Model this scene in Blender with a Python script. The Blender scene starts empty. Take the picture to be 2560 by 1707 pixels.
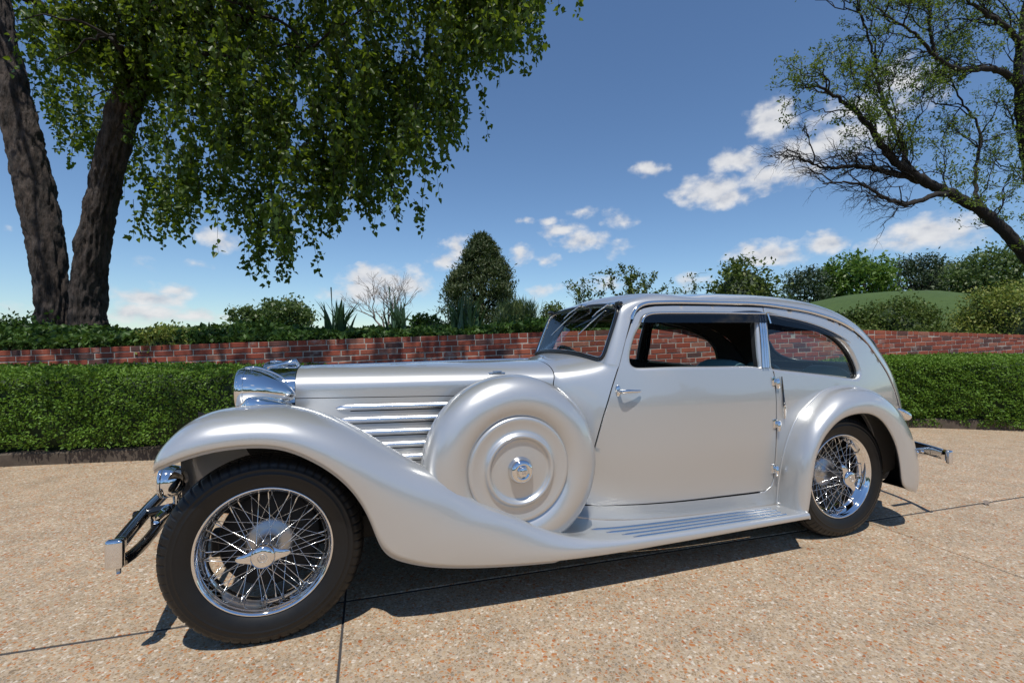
import bpy, bmesh, math, random
import numpy as np
from mathutils import Matrix, Vector
from mathutils.geometry import delaunay_2d_cdt

sc = bpy.context.scene
R = math.radians
rng = np.random.default_rng(7)
random.seed(7)

# ------------------------------------------------------------------ camera
FOC, CAM_H, PITCH, ROLL = 1183.9, 1.1574, 0.00369, -0.00362
cam_data = bpy.data.cameras.new('camera')
cam = bpy.data.objects.new('camera', cam_data)
sc.collection.objects.link(cam)
cam_data.sensor_width = 36.0
cam_data.lens = FOC / 2560 * 36.0
cam_data.clip_start = 0.05
cam_data.clip_end = 3000
fwv = Vector((0, math.cos(PITCH), -math.sin(PITCH)))
up0 = Vector((0, math.sin(PITCH), math.cos(PITCH)))
rt0 = Vector((1, 0, 0))
rtv = math.cos(ROLL) * rt0 + math.sin(ROLL) * up0
upv = -math.sin(ROLL) * rt0 + math.cos(ROLL) * up0
cam.matrix_world = Matrix(((rtv.x, upv.x, -fwv.x, 0), (rtv.y, upv.y, -fwv.y, 0),
                           (rtv.z, upv.z, -fwv.z, CAM_H), (0, 0, 0, 1)))
sc.camera = cam

# ------------------------------------------------------------------ light and exposure
SUN_DIR = Vector((-0.02, -0.41, 1.0)).normalized()          # towards the sun
sun_el = math.asin(SUN_DIR.z)
sun_az = math.atan2(SUN_DIR.x, SUN_DIR.y)
sd = bpy.data.lights.new('sun', 'SUN')
sd.energy = 4.3
sd.angle = R(0.53)
sd.color = (1.0, 0.955, 0.88)
sun = bpy.data.objects.new('sun', sd)
sc.collection.objects.link(sun)
sun.rotation_euler = SUN_DIR.to_track_quat('Z', 'Y').to_euler()
sun.location = (0, -6, 15)
vs = sc.view_settings
vs.view_transform = 'Standard'
vs.look = 'None'
vs.exposure = 0.0
vs.gamma = 1.0
vs.use_curve_mapping = False
sc.render.engine = 'CYCLES'
sc.cycles.max_bounces = 10
sc.cycles.transparent_max_bounces = 24
sc.cycles.caustics_reflective = False
sc.cycles.caustics_refractive = False


class NT:
    """small helper to write node trees"""
    def __init__(s, tree):
        s.t = tree
        s.n = tree.nodes
        s.l = tree.links

    def node(s, typ, **kw):
        n = s.n.new(typ)
        for k, v in kw.items():
            if k.startswith('i_'):
                n.inputs[int(k[2:]) if k[2:].isdigit() else k[2:].replace('_', ' ')].default_value = v
            else:
                setattr(n, k, v)
        return n

    def link(s, a, b):
        s.l.new(a, b)

    def math(s, op, a, b=None, c=None, clamp=False):
        n = s.n.new('ShaderNodeMath')
        n.operation = op
        n.use_clamp = clamp
        for i, x in enumerate((a, b, c)):
            if x is None:
                continue
            if isinstance(x, (int, float)):
                n.inputs[i].default_value = x
            else:
                s.l.new(x, n.inputs[i])
        return n.outputs[0]

    def vmath(s, op, a, b=None, out=0):
        n = s.n.new('ShaderNodeVectorMath')
        n.operation = op
        for i, x in enumerate((a, b)):
            if x is None:
                continue
            if isinstance(x, (tuple, list)):
                n.inputs[i].default_value = x
            else:
                s.l.new(x, n.inputs[i])
        return n.outputs[out]

    def mix(s, fac, a, b, mode='MIX'):
        n = s.n.new('ShaderNodeMix')
        n.data_type = 'RGBA'
        n.blend_type = mode
        if isinstance(fac, (int, float)):
            n.inputs[0].default_value = fac
        else:
            s.l.new(fac, n.inputs[0])
        for i, x in ((6, a), (7, b)):
            if isinstance(x, (tuple, list)):
                n.inputs[i].default_value = (*x[:3], 1)
            else:
                s.l.new(x, n.inputs[i])
        return n.outputs[2]

    def ramp(s, fac, stops, interp='LINEAR'):
        n = s.n.new('ShaderNodeValToRGB')
        n.color_ramp.interpolation = interp
        e = n.color_ramp.elements
        while len(e) < len(stops):
            e.new(0.5)
        for el, (p, c) in zip(e, stops):
            el.position = p
            el.color = (*c[:3], 1) if len(c) >= 3 else (c[0],) * 3 + (1,)
        s.l.new(fac, n.inputs[0])
        return n.outputs[0]

    def noise(s, vec, scale, detail=4, rough=0.55, out='Fac', dim='3D'):
        n = s.n.new('ShaderNodeTexNoise')
        n.noise_dimensions = dim
        n.inputs['Scale'].default_value = scale
        n.inputs['Detail'].default_value = detail
        n.inputs['Roughness'].default_value = rough
        if vec is not None:
            s.l.new(vec, n.inputs['Vector'])
        return n.outputs[out]


# ------------------------------------------------------------------ sky
SKY = 0.095
# clouds: azimuth, elevation (degrees), half width, half height, strength
CLOUDS = [
    (-16, 7.1, 4.5, 1.9, 1.05), (-16.9, 5.5, 5, 1.7, 0.95), (-12.2, 6.7, 2.9, 2.1, 0.9), (-37.2, 4.2, 3.6, 1.1, 0.9), (-35.9, 4.9, 2.7, 0.9, 0.8), (-37.5, 2.7, 4.5, 1.2, 0.9), (-34.1, 2.5, 3.6, 1, 0.8), (-32, 10.2, 2.3, 1.4, 0.8), (-6.6, 10.9, 2.1, 1.8, 0.75), (-7.6, 9.3, 2.7, 1.5, 0.75), (4.2, 13.8, 1.8, 0.7, 0.8), (6, 13, 3, 1.1, 0.9), (8.6, 11.7, 3.6, 1.3, 0.95), (8.6, 14.9, 2.1, 1, 0.5), (12.6, 13.9, 2.3, 1.4, 0.5), (1.3, 10.1, 2, 1.3, 0.75), (3.9, 9.5, 2, 1.1, 0.6), (12.6, 10.7, 2, 1.5, 0.45), (1.6, 14.1, 0.9, 0.6, 0.6), (16.1, 19.1, 2.4, 0.9, 0.9), (22.7, 16.1, 4.2, 2.1, 1.05), (24.4, 15.4, 2.8, 1.5, 0.9), (19.9, 16.4, 2.4, 0.8, 0.5), (25.9, 18.7, 4, 1.5, 0.95), (28.2, 16.7, 3.6, 1.6, 0.85), (28.8, 21.9, 2.6, 2.2, 1.05), (31.8, 18.6, 4.2, 2.1, 0.9), (31.4, 16.6, 3.4, 1.3, 0.7), (34.4, 19.2, 4, 2.3, 0.9), (37.1, 19.4, 3, 2.2, 0.8), (39.7, 22.3, 3.5, 2.6, 0.8), (35.8, 21.2, 3.5, 1.8, 0.7), (28.6, 8.8, 4.3, 1.5, 1.05), (26.6, 9.6, 2.2, 1.1, 0.7), (33.2, 9.5, 2.3, 1.3, 0.95), (41.3, 9.4, 4.1, 1.8, 1.05), (39.1, 8.9, 2.9, 1.1, 0.8), (43.5, 9.3, 2.5, 1.5, 0.8), (20.8, 6.6, 2.7, 1.1, 0.7), (10.6, 6.4, 3.8, 1.1, 0.6), (-46.6, 9.3, 0.6, 0.5, 0.5), (-46.2, 2.5, 1.5, 0.7, 0.5), (3.9, 5.9, 2.7, 1.1, 0.6), (-38.2, 7.4, 1.8, 0.8, 0.4), (-33.4, 7.7, 1.8, 0.6, 0.4),
    (62.0, 13, 7, 2.5, 1.), (80.0, 18, 9, 3, 1.), (101, 12, 8, 2.4, 1.), (118, 23, 8, 3., 1.), (140, 14, 9, 2.5, 1.1),
    (152, 30, 7, 3.0, 1.), (166, 19, 8, 2.2, 1.), (-175, 27, 7, 2.6, .9), (-162, 12, 9, 2.2, 1.), (-144, 21, 8, 2.8, 1.1),
    (-128, 34, 7, 3.2, .9), (-120, 11, 9, 2.2, 1.), (-98, 19, 8, 2.6, 1.), (-78, 12, 8, 2.2, .9), (-66, 24, 7, 2.4, .8),
]
world = bpy.data.worlds.new('World')
sc.world = world
world.use_nodes = True
N = NT(world.node_tree)
N.n.clear()
tc = N.node('ShaderNodeTexCoord')
sky = N.node('ShaderNodeTexSky', sky_type='NISHITA')
sky.sun_disc = False
sky.sun_elevation = sun_el
sky.sun_rotation = sun_az
sky.altitude = 200
sky.air_density = 1.0
sky.dust_density = 0.05
sky.ozone_density = 1.2
sep = N.node('ShaderNodeSeparateXYZ')
dirn = N.vmath('NORMALIZE', tc.outputs['Generated'])
N.link(dirn, sep.inputs[0])
az = N.math('ARCTAN2', sep.outputs[0], sep.outputs[1])
el = N.math('ARCSINE', sep.outputs[2])
comb = N.node('ShaderNodeCombineXYZ')
N.link(N.math('MULTIPLY', az, 57.2958), comb.inputs[0])
N.link(N.math('MULTIPLY', el, 57.2958), comb.inputs[1])
ae = comb.outputs[0]
warp = N.node('ShaderNodeTexNoise')
warp.inputs['Scale'].default_value = 0.55
warp.inputs['Detail'].default_value = 5
N.link(ae, warp.inputs['Vector'])
wv = N.vmath('MULTIPLY', N.vmath('SUBTRACT', warp.outputs['Color'], (.5, .5, .5)), (2.6, 1.5, 0))
aew = N.vmath('ADD', ae, wv)
tot = None
top = None
for (a0, e0, a1, e1, st) in CLOUDS:
    d = N.vmath('LENGTH', N.vmath('MULTIPLY', N.vmath('SUBTRACT', aew, (a0, e0, 0)), (1 / (a1 * 1.22), 1 / (e1 * 1.22), 0)), out=1)
    g = N.math('MULTIPLY', N.math('SUBTRACT', 1.0, d, clamp=True), st)
    tot = g if tot is None else N.math('MAXIMUM', tot, g)
puff = N.noise(N.vmath('MULTIPLY', ae, (1, 1.5, 1)), 0.48, 6, 0.52)
den = N.math('ADD', tot, N.math('MULTIPLY', N.math('SUBTRACT', puff, 0.55), 1.35))
den = N.math('MULTIPLY', den, N.math('MULTIPLY', tot, 9.0, clamp=True))
mr = N.node('ShaderNodeMapRange', interpolation_type='SMOOTHSTEP')
mr.inputs[1].default_value = 0.03
mr.inputs[2].default_value = 0.72
N.link(den, mr.inputs[0])
cl_fac = N.math('MULTIPLY', mr.outputs[0], 0.93)
puff2 = N.noise(N.vmath('ADD', N.vmath('MULTIPLY', ae, (1, 1.5, 1)), (0, -1.1, 0)), 0.48, 4, 0.5)
shade = N.math('SUBTRACT', puff, puff2)
ccol = N.ramp(N.math('ADD', N.math('MULTIPLY', shade, 1.2), 0.55), [(0.25, (5.6, 5.9, 6.6)), (0.5, (7.4, 7.5, 7.8)), (0.8, (8.5, 8.5, 8.6))])
skyb = N.vmath('MULTIPLY', sky.outputs[0], (.92, 1.10, 1.27))
skyc = N.mix(cl_fac, skyb, ccol)
bg = N.node('ShaderNodeBackground')
bg.inputs[1].default_value = SKY
N.link(skyc, bg.inputs[0])
wo = N.node('ShaderNodeOutputWorld')
N.link(bg.outputs[0], wo.inputs[0])

# ------------------------------------------------------------------ materials
MAT = {}


def principled(name, base, rough=0.5, metal=0.0, coat=0.0, coat_rough=0.03, spec=0.5, ior=1.5):
    m = bpy.data.materials.new(name)
    m.use_nodes = True
    b = m.node_tree.nodes['Principled BSDF']
    b.inputs['Base Color'].default_value = (*base, 1)
    b.inputs['Roughness'].default_value = rough
    b.inputs['Metallic'].default_value = metal
    b.inputs['Coat Weight'].default_value = coat
    b.inputs['Coat Roughness'].default_value = coat_rough
    b.inputs['Specular IOR Level'].default_value = spec
    b.inputs['IOR'].default_value = ior
    MAT[name] = m
    return m, NT(m.node_tree), b


# silver metallic lacquer: fine flake in the base, clear coat on top
m, t, b = principled('silver_paint', (.60, .60, .60), .335, .62, coat=1.0, coat_rough=.012)
b.inputs['Coat IOR'].default_value = 1.6
wvb = t.node('ShaderNodeBump')
wvb.inputs['Strength'].default_value = .04
wvb.inputs['Distance'].default_value = .02
wvc = t.node('ShaderNodeTexCoord')
t.link(t.noise(wvc.outputs['Object'], 5.0, 1), wvb.inputs['Height'])
t.link(wvb.outputs[0], b.inputs['Coat Normal'])
co = t.node('ShaderNodeTexCoord')
fl = t.node('ShaderNodeTexVoronoi')
fl.inputs['Scale'].default_value = 900
t.link(co.outputs['Object'], fl.inputs['Vector'])
t.link(t.mix(t.math('MULTIPLY', fl.outputs['Color'], .12), (.560, .566, .562), (.675, .681, .677)), b.inputs['Base Color'])
m, t, b = principled('chrome', (.80, .80, .80), .035, 1.0)
co = t.node('ShaderNodeTexCoord')
t.link(t.math('MULTIPLY_ADD', t.noise(co.outputs['Object'], 9, 3), .05, .012), b.inputs['Roughness'])
principled('polished_alloy', (.72, .72, .71), .16, 1.0)
principled('bright_strip', (.84, .84, .84), .26, 1.0)
principled('satin_alloy', (.50, .50, .50), .38, 1.0)
principled('drum_paint', (.42, .43, .44), .35, .6)
m, t, b = principled('tyre_rubber', (.012, .012, .0125), .50, 0, spec=.45)
co = t.node('ShaderNodeTexCoord')
nz = t.noise(co.outputs['Object'], 22, 5)
t.link(t.mix(nz, (.003, .003, .0033), (.0065, .0065, .0065)), b.inputs['Base Color'])
t.link(t.math('MULTIPLY_ADD', nz, .25, .36), b.inputs['Roughness'])
principled('gasket_rubber', (.012, .013, .016), .28, 0)
principled('black_enamel', (.010, .010, .011), .12, 0, coat=.6)
principled('underbody_black', (.010, .010, .010), .7, 0)
principled('interior_dark', (.018, .020, .022), .75, 0)
principled('headlining', (.030, .026, .020), .95, 0)
m, t, b = principled('teal_leather', (.15, .29, .32), .42, 0)
co = t.node('ShaderNodeTexCoord')
bp = t.node('ShaderNodeBump')
bp.inputs['Strength'].default_value = .15
t.link(t.noise(co.outputs['Object'], 180, 3), bp.inputs['Height'])
t.link(bp.outputs[0], b.inputs['Normal'])
principled('cream_trim', (.55, .47, .34), .4, 0)
principled('white_paint', (.75, .75, .72), .4, 0)
principled('amber_lens', (.55, .16, .04), .12, 0)
principled('red_lens', (.45, .02, .015), .1, 0, coat=.5)


def glass_mat(name, tint, refl_rough=0.0, extra=0.0):
    m = bpy.data.materials.new(name)
    m.use_nodes = True
    t = NT(m.node_tree)
    t.n.clear()
    tr = t.node('ShaderNodeBsdfTransparent')
    tr.inputs[0].default_value = (*tint, 1)
    gl = t.node('ShaderNodeBsdfGlossy')
    gl.inputs['Roughness'].default_value = refl_rough
    gl.inputs['Color'].default_value = (.9, .9, .9, 1)
    lw = t.node('ShaderNodeLayerWeight')
    lw.inputs[0].default_value = .5
    mx = t.node('ShaderNodeMixShader')
    f = t.math('MULTIPLY_ADD', t.math('POWER', lw.outputs['Facing'], 5.0), .85, .045 + extra, clamp=True)
    t.link(f, mx.inputs[0])
    t.link(tr.outputs[0], mx.inputs[1])
    t.link(gl.outputs[0], mx.inputs[2])
    o = t.node('ShaderNodeOutputMaterial')
    t.link(mx.outputs[0], o.inputs[0])
    MAT[name] = m


glass_mat('window_glass', (.86, .90, .88), 0, .035)
glass_mat('lamp_glass', (.90, .92, .92), 0.02, .05)
glass_mat('smoked_perspex', (.10, .11, .13), .02, .015)


# ------------------------------------------------------------------ mesh helpers
COL = sc.collection


def smooth_mesh(me, smooth=True):
    if smooth and len(me.polygons):
        me.polygons.foreach_set('use_smooth', np.ones(len(me.polygons), bool))


def raw_mesh(name, V, F, mats, smooth=True, mi=None):
    me = bpy.data.meshes.new(name)
    V = np.asarray(V, float)
    me.from_pydata(V.tolist(), [], [list(map(int, f)) for f in F])
    for m_ in (mats if isinstance(mats, (list, tuple)) else [mats]):
        me.materials.append(MAT[m_] if isinstance(m_, str) else m_)
    if mi is not None:
        me.polygons.foreach_set('material_index', np.asarray(mi, np.int32))
    smooth_mesh(me, smooth)
    me.update()
    return me


def link_obj(name, me, parent=None, loc=None, rot=None):
    o = bpy.data.objects.new(name, me)
    COL.objects.link(o)
    if parent is not None:
        o.parent = parent
    if loc is not None:
        o.location = loc
    if rot is not None:
        o.rotation_euler = rot
    return o


def empty(name, loc=(0, 0, 0), rz=0.0, parent=None):
    o = bpy.data.objects.new(name, None)
    COL.objects.link(o)
    o.location = loc
    o.rotation_euler = (0, 0, rz)
    o.empty_display_size = .2
    if parent is not None:
        o.parent = parent
    return o


def tag(o, label=None, cat=None, group=None, kind=None):
    if label:
        o['label'] = label
    if cat:
        o['category'] = cat
    if group:
        o['group'] = group
    if kind:
        o['kind'] = kind
    return o


def gfaces(n, m, cu=False, cv=False, off=0):
    """quads of an n x m grid (row-major), optionally closed"""
    i = np.arange(n if cu else n - 1)
    j = np.arange(m if cv else m - 1)
    I, J = np.meshgrid(i, j, indexing='ij')
    a = I * m + J
    b_ = ((I + 1) % n) * m + J
    c = ((I + 1) % n) * m + (J + 1) % m
    d = I * m + (J + 1) % m
    return (np.stack([a, b_, c, d], -1).reshape(-1, 4) + off).tolist()


def pch(xs, ys):
    xs = np.array(xs, float)
    ys = np.array(ys, float)
    h = np.diff(xs)
    d = np.diff(ys) / h
    mm = np.zeros(len(xs))
    mm[0] = d[0]
    mm[-1] = d[-1]
    for i in range(1, len(xs) - 1):
        if d[i - 1] * d[i] > 0:
            w1 = 2 * h[i] + h[i - 1]
            w2 = h[i] + 2 * h[i - 1]
            mm[i] = (w1 + w2) / (w1 / d[i - 1] + w2 / d[i])

    def f(x):
        x = np.asarray(x, float)
        xx = np.clip(x, xs[0], xs[-1])
        i = np.clip(np.searchsorted(xs, xx) - 1, 0, len(h) - 1)
        t = (xx - xs[i]) / h[i]
        r = (1 + 2 * t) * (1 - t) ** 2 * ys[i] + t * (1 - t) ** 2 * h[i] * mm[i] + t * t * (3 - 2 * t) * ys[i + 1] + t * t * (t - 1) * h[i] * mm[i + 1]
        return r + np.where(x < xs[0], (x - xs[0]) * mm[0], 0) + np.where(x > xs[-1], (x - xs[-1]) * mm[-1], 0)
    return f


def nspline(P, n, closed=False, par=None):
    """natural cubic spline through rows of P (k x d), resampled to n rows"""
    P = np.asarray(P, float)
    if closed:
        P = np.vstack([P[-3:], P, P[:4]])
    k = len(P)
    if par is None:
        seg = np.sqrt(np.linalg.norm(np.diff(P, axis=0), axis=1)) + 1e-6
        x = np.concatenate([[0], np.cumsum(seg)])
    else:
        x = np.asarray(par, float)
    h = np.diff(x)
    A = np.zeros((k, k))
    B = np.zeros_like(P)
    A[0, 0] = A[-1, -1] = 1
    for i in range(1, k - 1):
        A[i, i - 1] = h[i - 1]
        A[i, i] = 2 * (h[i - 1] + h[i])
        A[i, i + 1] = h[i]
        B[i] = 6 * ((P[i + 1] - P[i]) / h[i] - (P[i] - P[i - 1]) / h[i - 1])
    M2 = np.linalg.solve(A, B)
    if closed:
        xs = np.linspace(x[3], x[-4], n, endpoint=False)
    else:
        xs = np.linspace(x[0], x[-1], n)
    i = np.clip(np.searchsorted(x, xs, side='right') - 1, 0, k - 2)
    a = ((x[i + 1] - xs) / h[i])[:, None]
    b_ = ((xs - x[i]) / h[i])[:, None]
    hh = h[i][:, None]
    return a * P[i] + b_ * P[i + 1] + ((a ** 3 - a) * M2[i] + (b_ ** 3 - b_) * M2[i + 1]) * hh * hh / 6


def polyres(P, step, closed=False):
    """resample a polyline with near-even steps, keeping the corners"""
    P = np.asarray(P, float)
    out = []
    K = len(P) if closed else len(P) - 1
    for i in range(K):
        a, b_ = P[i], P[(i + 1) % len(P)]
        n = max(1, int(round(np.linalg.norm(b_ - a) / step)))
        for k in range(n):
            out.append(a + (b_ - a) * k / n)
    if not closed:
        out.append(P[-1])
    return np.array(out)


def inpoly(P, poly):
    P = np.asarray(P)
    poly = np.asarray(poly)
    x, y = P[:, 0], P[:, 1]
    r = np.zeros(len(P), bool)
    j = len(poly) - 1
    for i in range(len(poly)):
        xi, yi = poly[i]
        xj, yj = poly[j]
        c = ((yi > y) != (yj > y)) & (x < (xj - xi) * (y - yi) / (yj - yi + 1e-12) + xi)
        r ^= c
        j = i
    return r


def tube(path, rad, n=8, cap=True, closed=False):
    """swept tube; rad scalar or per point, or (a,b) ellipse with given normals"""
    P = np.asarray(path, float)
    k = len(P)
    rad = np.broadcast_to(np.asarray(rad, float), (k,))
    if closed:
        T = np.roll(P, -1, 0) - np.roll(P, 1, 0)
    else:
        T = np.gradient(P, axis=0)
    T /= np.linalg.norm(T, axis=1)[:, None] + 1e-12
    ref = np.array([0, 0, 1.0]) if abs(T[0, 2]) < .9 else np.array([1.0, 0, 0])
    A = []
    a = np.cross(T[0], ref)
    a /= np.linalg.norm(a)
    for i in range(k):
        a = a - T[i] * (a @ T[i])
        a /= np.linalg.norm(a) + 1e-12
        A.append(a)
    A = np.array(A)
    B = np.cross(T, A)
    th = np.linspace(0, 2 * np.pi, n, endpoint=False)
    V = P[:, None] + rad[:, None, None] * (np.cos(th)[None, :, None] * A[:, None] + np.sin(th)[None, :, None] * B[:, None])
    F = gfaces(k, n, closed, True)
    V = V.reshape(-1, 3)
    if cap and not closed:
        F.append(list(range(n))[::-1])
        F.append(list(range((k - 1) * n, k * n)))
    return V, F


def lathe(prof, n=64, axis='v', a0=0.0, a1=2 * np.pi):
    """profile rows (v, r) spun round the axle axis (car v direction)"""
    prof = np.asarray(prof, float)
    full = abs(a1 - a0 - 2 * np.pi) < 1e-6
    th = np.linspace(a0, a1, n, endpoint=not full)
    V = np.stack([prof[None, :, 1] * np.cos(th)[:, None], np.broadcast_to(prof[None, :, 0], (n, len(prof))), prof[None, :, 1] * np.sin(th)[:, None]], -1)
    return V.reshape(-1, 3), gfaces(n, len(prof), full, False)


def box(c, s, rot=None):
    c = np.asarray(c, float)
    s = np.asarray(s, float) / 2
    V = np.array([[x, y, z] for x in (-1, 1) for y in (-1, 1) for z in (-1, 1)], float) * s
    if rot is not None:
        V = V @ np.asarray(rot).T
    F = [[0, 1, 3, 2], [4, 6, 7, 5], [0, 4, 5, 1], [2, 3, 7, 6], [0, 2, 6, 4], [1, 5, 7, 3]]
    return V + c, F


def join(*parts):
    V = []
    F = []
    o = 0
    for v, f in parts:
        v = np.asarray(v, float)
        V.append(v)
        F += [[i + o for i in q] for q in f]
        o += len(v)
    return np.vstack(V), F


def rbox(c, s, r=.01, seg=3):
    """bevelled box"""
    bm = bmesh.new()
    bmesh.ops.create_cube(bm, size=1)
    for v in bm.verts:
        v.co = Vector((v.co.x * s[0], v.co.y * s[1], v.co.z * s[2]))
    bmesh.ops.bevel(bm, geom=list(bm.edges), offset=r, segments=seg, profile=.5, affect='EDGES')
    bm.verts.ensure_lookup_table()
    V = np.array([v.co[:] for v in bm.verts]) + np.asarray(c, float)
    bm.verts.index_update()
    F = [[v.index for v in f.verts] for f in bm.faces]
    bm.free()
    return V, F

# =================================================================== THE CAR
# car space: u = back from the front axle, v = towards the near side, z = up
CAR_YAW = 0.3231
CAR_O = (-1.16793, 2.47071, 0.0)
car = empty('vintage_car', CAR_O, CAR_YAW)
tag(car, 'silver two-door vintage fastback car with wire wheels parked on the pebbled drive', 'car')


def cpart(name, VF, mat, parent=None, smooth=True, side=1, mi=None):
    V, F = VF
    V = np.array(V, float)
    V[:, 1] *= -side
    if side > 0:
        F = [list(f)[::-1] for f in F]
    return link_obj(name, raw_mesh(name, V, F, mat, smooth, mi), parent or car)


BW = pch([1.30, 1.41, 1.50, 1.62, 1.76, 1.97, 2.2, 2.6, 3.0, 3.3, 3.6, 3.8, 4.0, 4.15], [.43, .487, .532, .570, .602, .630, .643, .652, .652, .632, .58, .53, .45, .38])
PZ = pch([.20, .35, .60, .80, .95, 1.03, 1.2, 1.36, 1.46], [-.012, -.004, .010, .006, -.014, -.028, -.062, -.107, -.14])


def WS(u, z):
    return BW(u) + PZ(z)


def side_pt(u, z, off=0.0):
    u = np.asarray(u, float)
    z = np.asarray(z, float)
    e = 1e-3
    du = (WS(u + e, z) - WS(u - e, z)) / (2 * e)
    dz = (WS(u, z + e) - WS(u, z - e)) / (2 * e)
    n = np.stack([-du, np.ones_like(du), -dz], -1)
    n /= np.linalg.norm(n, axis=-1)[..., None]
    return np.stack([u, WS(u, z), z], -1) + off * n, n


DOOR = [(1.736, 1.257), (1.764, 1.299), (1.804, 1.323), (1.877, 1.337), (1.988, 1.3415), (2.287, 1.344), (2.594, 1.341), (2.594, 1.295), (2.571, 1.143), (2.558, 0.994), (2.580, 0.978), (2.585, 0.952), (2.581, 0.884), (2.575, 0.713), (2.570, 0.497), (2.567, 0.374), (2.553, 0.332), (2.510, 0.306), (2.199, 0.305), (1.917, 0.303), (1.666, 0.301), (1.513, 0.297), (1.462, 0.303), (1.442, 0.321), (1.439, 0.345), (1.465, 0.460), (1.506, 0.624), (1.544, 0.762), (1.589, 0.894), (1.639, 1.019), (1.684, 1.147)]
DWIN = [(1.780, 1.241), (1.796, 1.270), (1.822, 1.286), (1.859, 1.294), (1.977, 1.297), (2.274, 1.300), (2.500, 1.3005), (2.537, 1.301), (2.530, 1.25), (2.513, 1.143), (2.505, 1.03), (2.501, 0.996), (2.47, .998), (2.216, 1.005), (1.931, 1.008), (1.758, 1.005), (1.714, 1.011), (1.697, 1.029), (1.695, 1.059), (1.707, 1.107), (1.742, 1.187)]
QWIN = [(2.605, 1.298), (2.711, 1.287), (2.881, 1.258), (3.053, 1.211), (3.173, 1.152), (3.253, 1.074), (3.289, 0.998), (3.296, 0.939), (3.271, 0.912), (3.237, 0.909), (2.984, 0.939), (2.749, 0.965), (2.590, 0.986), (2.580, 0.996), (2.590, 1.126)]
GUT = [(1.728, 1.261), (1.742, 1.293), (1.774, 1.328), (1.825, 1.350), (1.898, 1.357), (1.99, 1.360), (2.187, 1.361), (2.40, 1.361), (2.581, 1.359), (2.751, 1.345), (2.926, 1.324), (3.043, 1.300), (3.169, 1.268), (3.298, 1.216), (3.433, 1.129), (3.538, 1.022), (3.611, 0.943), (3.681, 0.831), (3.757, 0.695), (3.80, .58)]


def rounded(P, step=.012):
    """smooth closed outline through the points"""
    return polyres(nspline(P, max(60, len(P) * 8), closed=True), step, True)


def shrink(P, d):
    """move a closed outline inwards by d"""
    P = np.asarray(P, float)
    t = np.roll(P, -1, 0) - np.roll(P, 1, 0)
    t /= np.linalg.norm(t, axis=1)[:, None] + 1e-12
    nrm = np.stack([-t[:, 1], t[:, 0]], -1)
    ar = .5 * np.sum(P[:, 0] * np.roll(P[:, 1], -1) - np.roll(P[:, 0], -1) * P[:, 1])
    return P + nrm * d * (1 if ar > 0 else -1)


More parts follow.
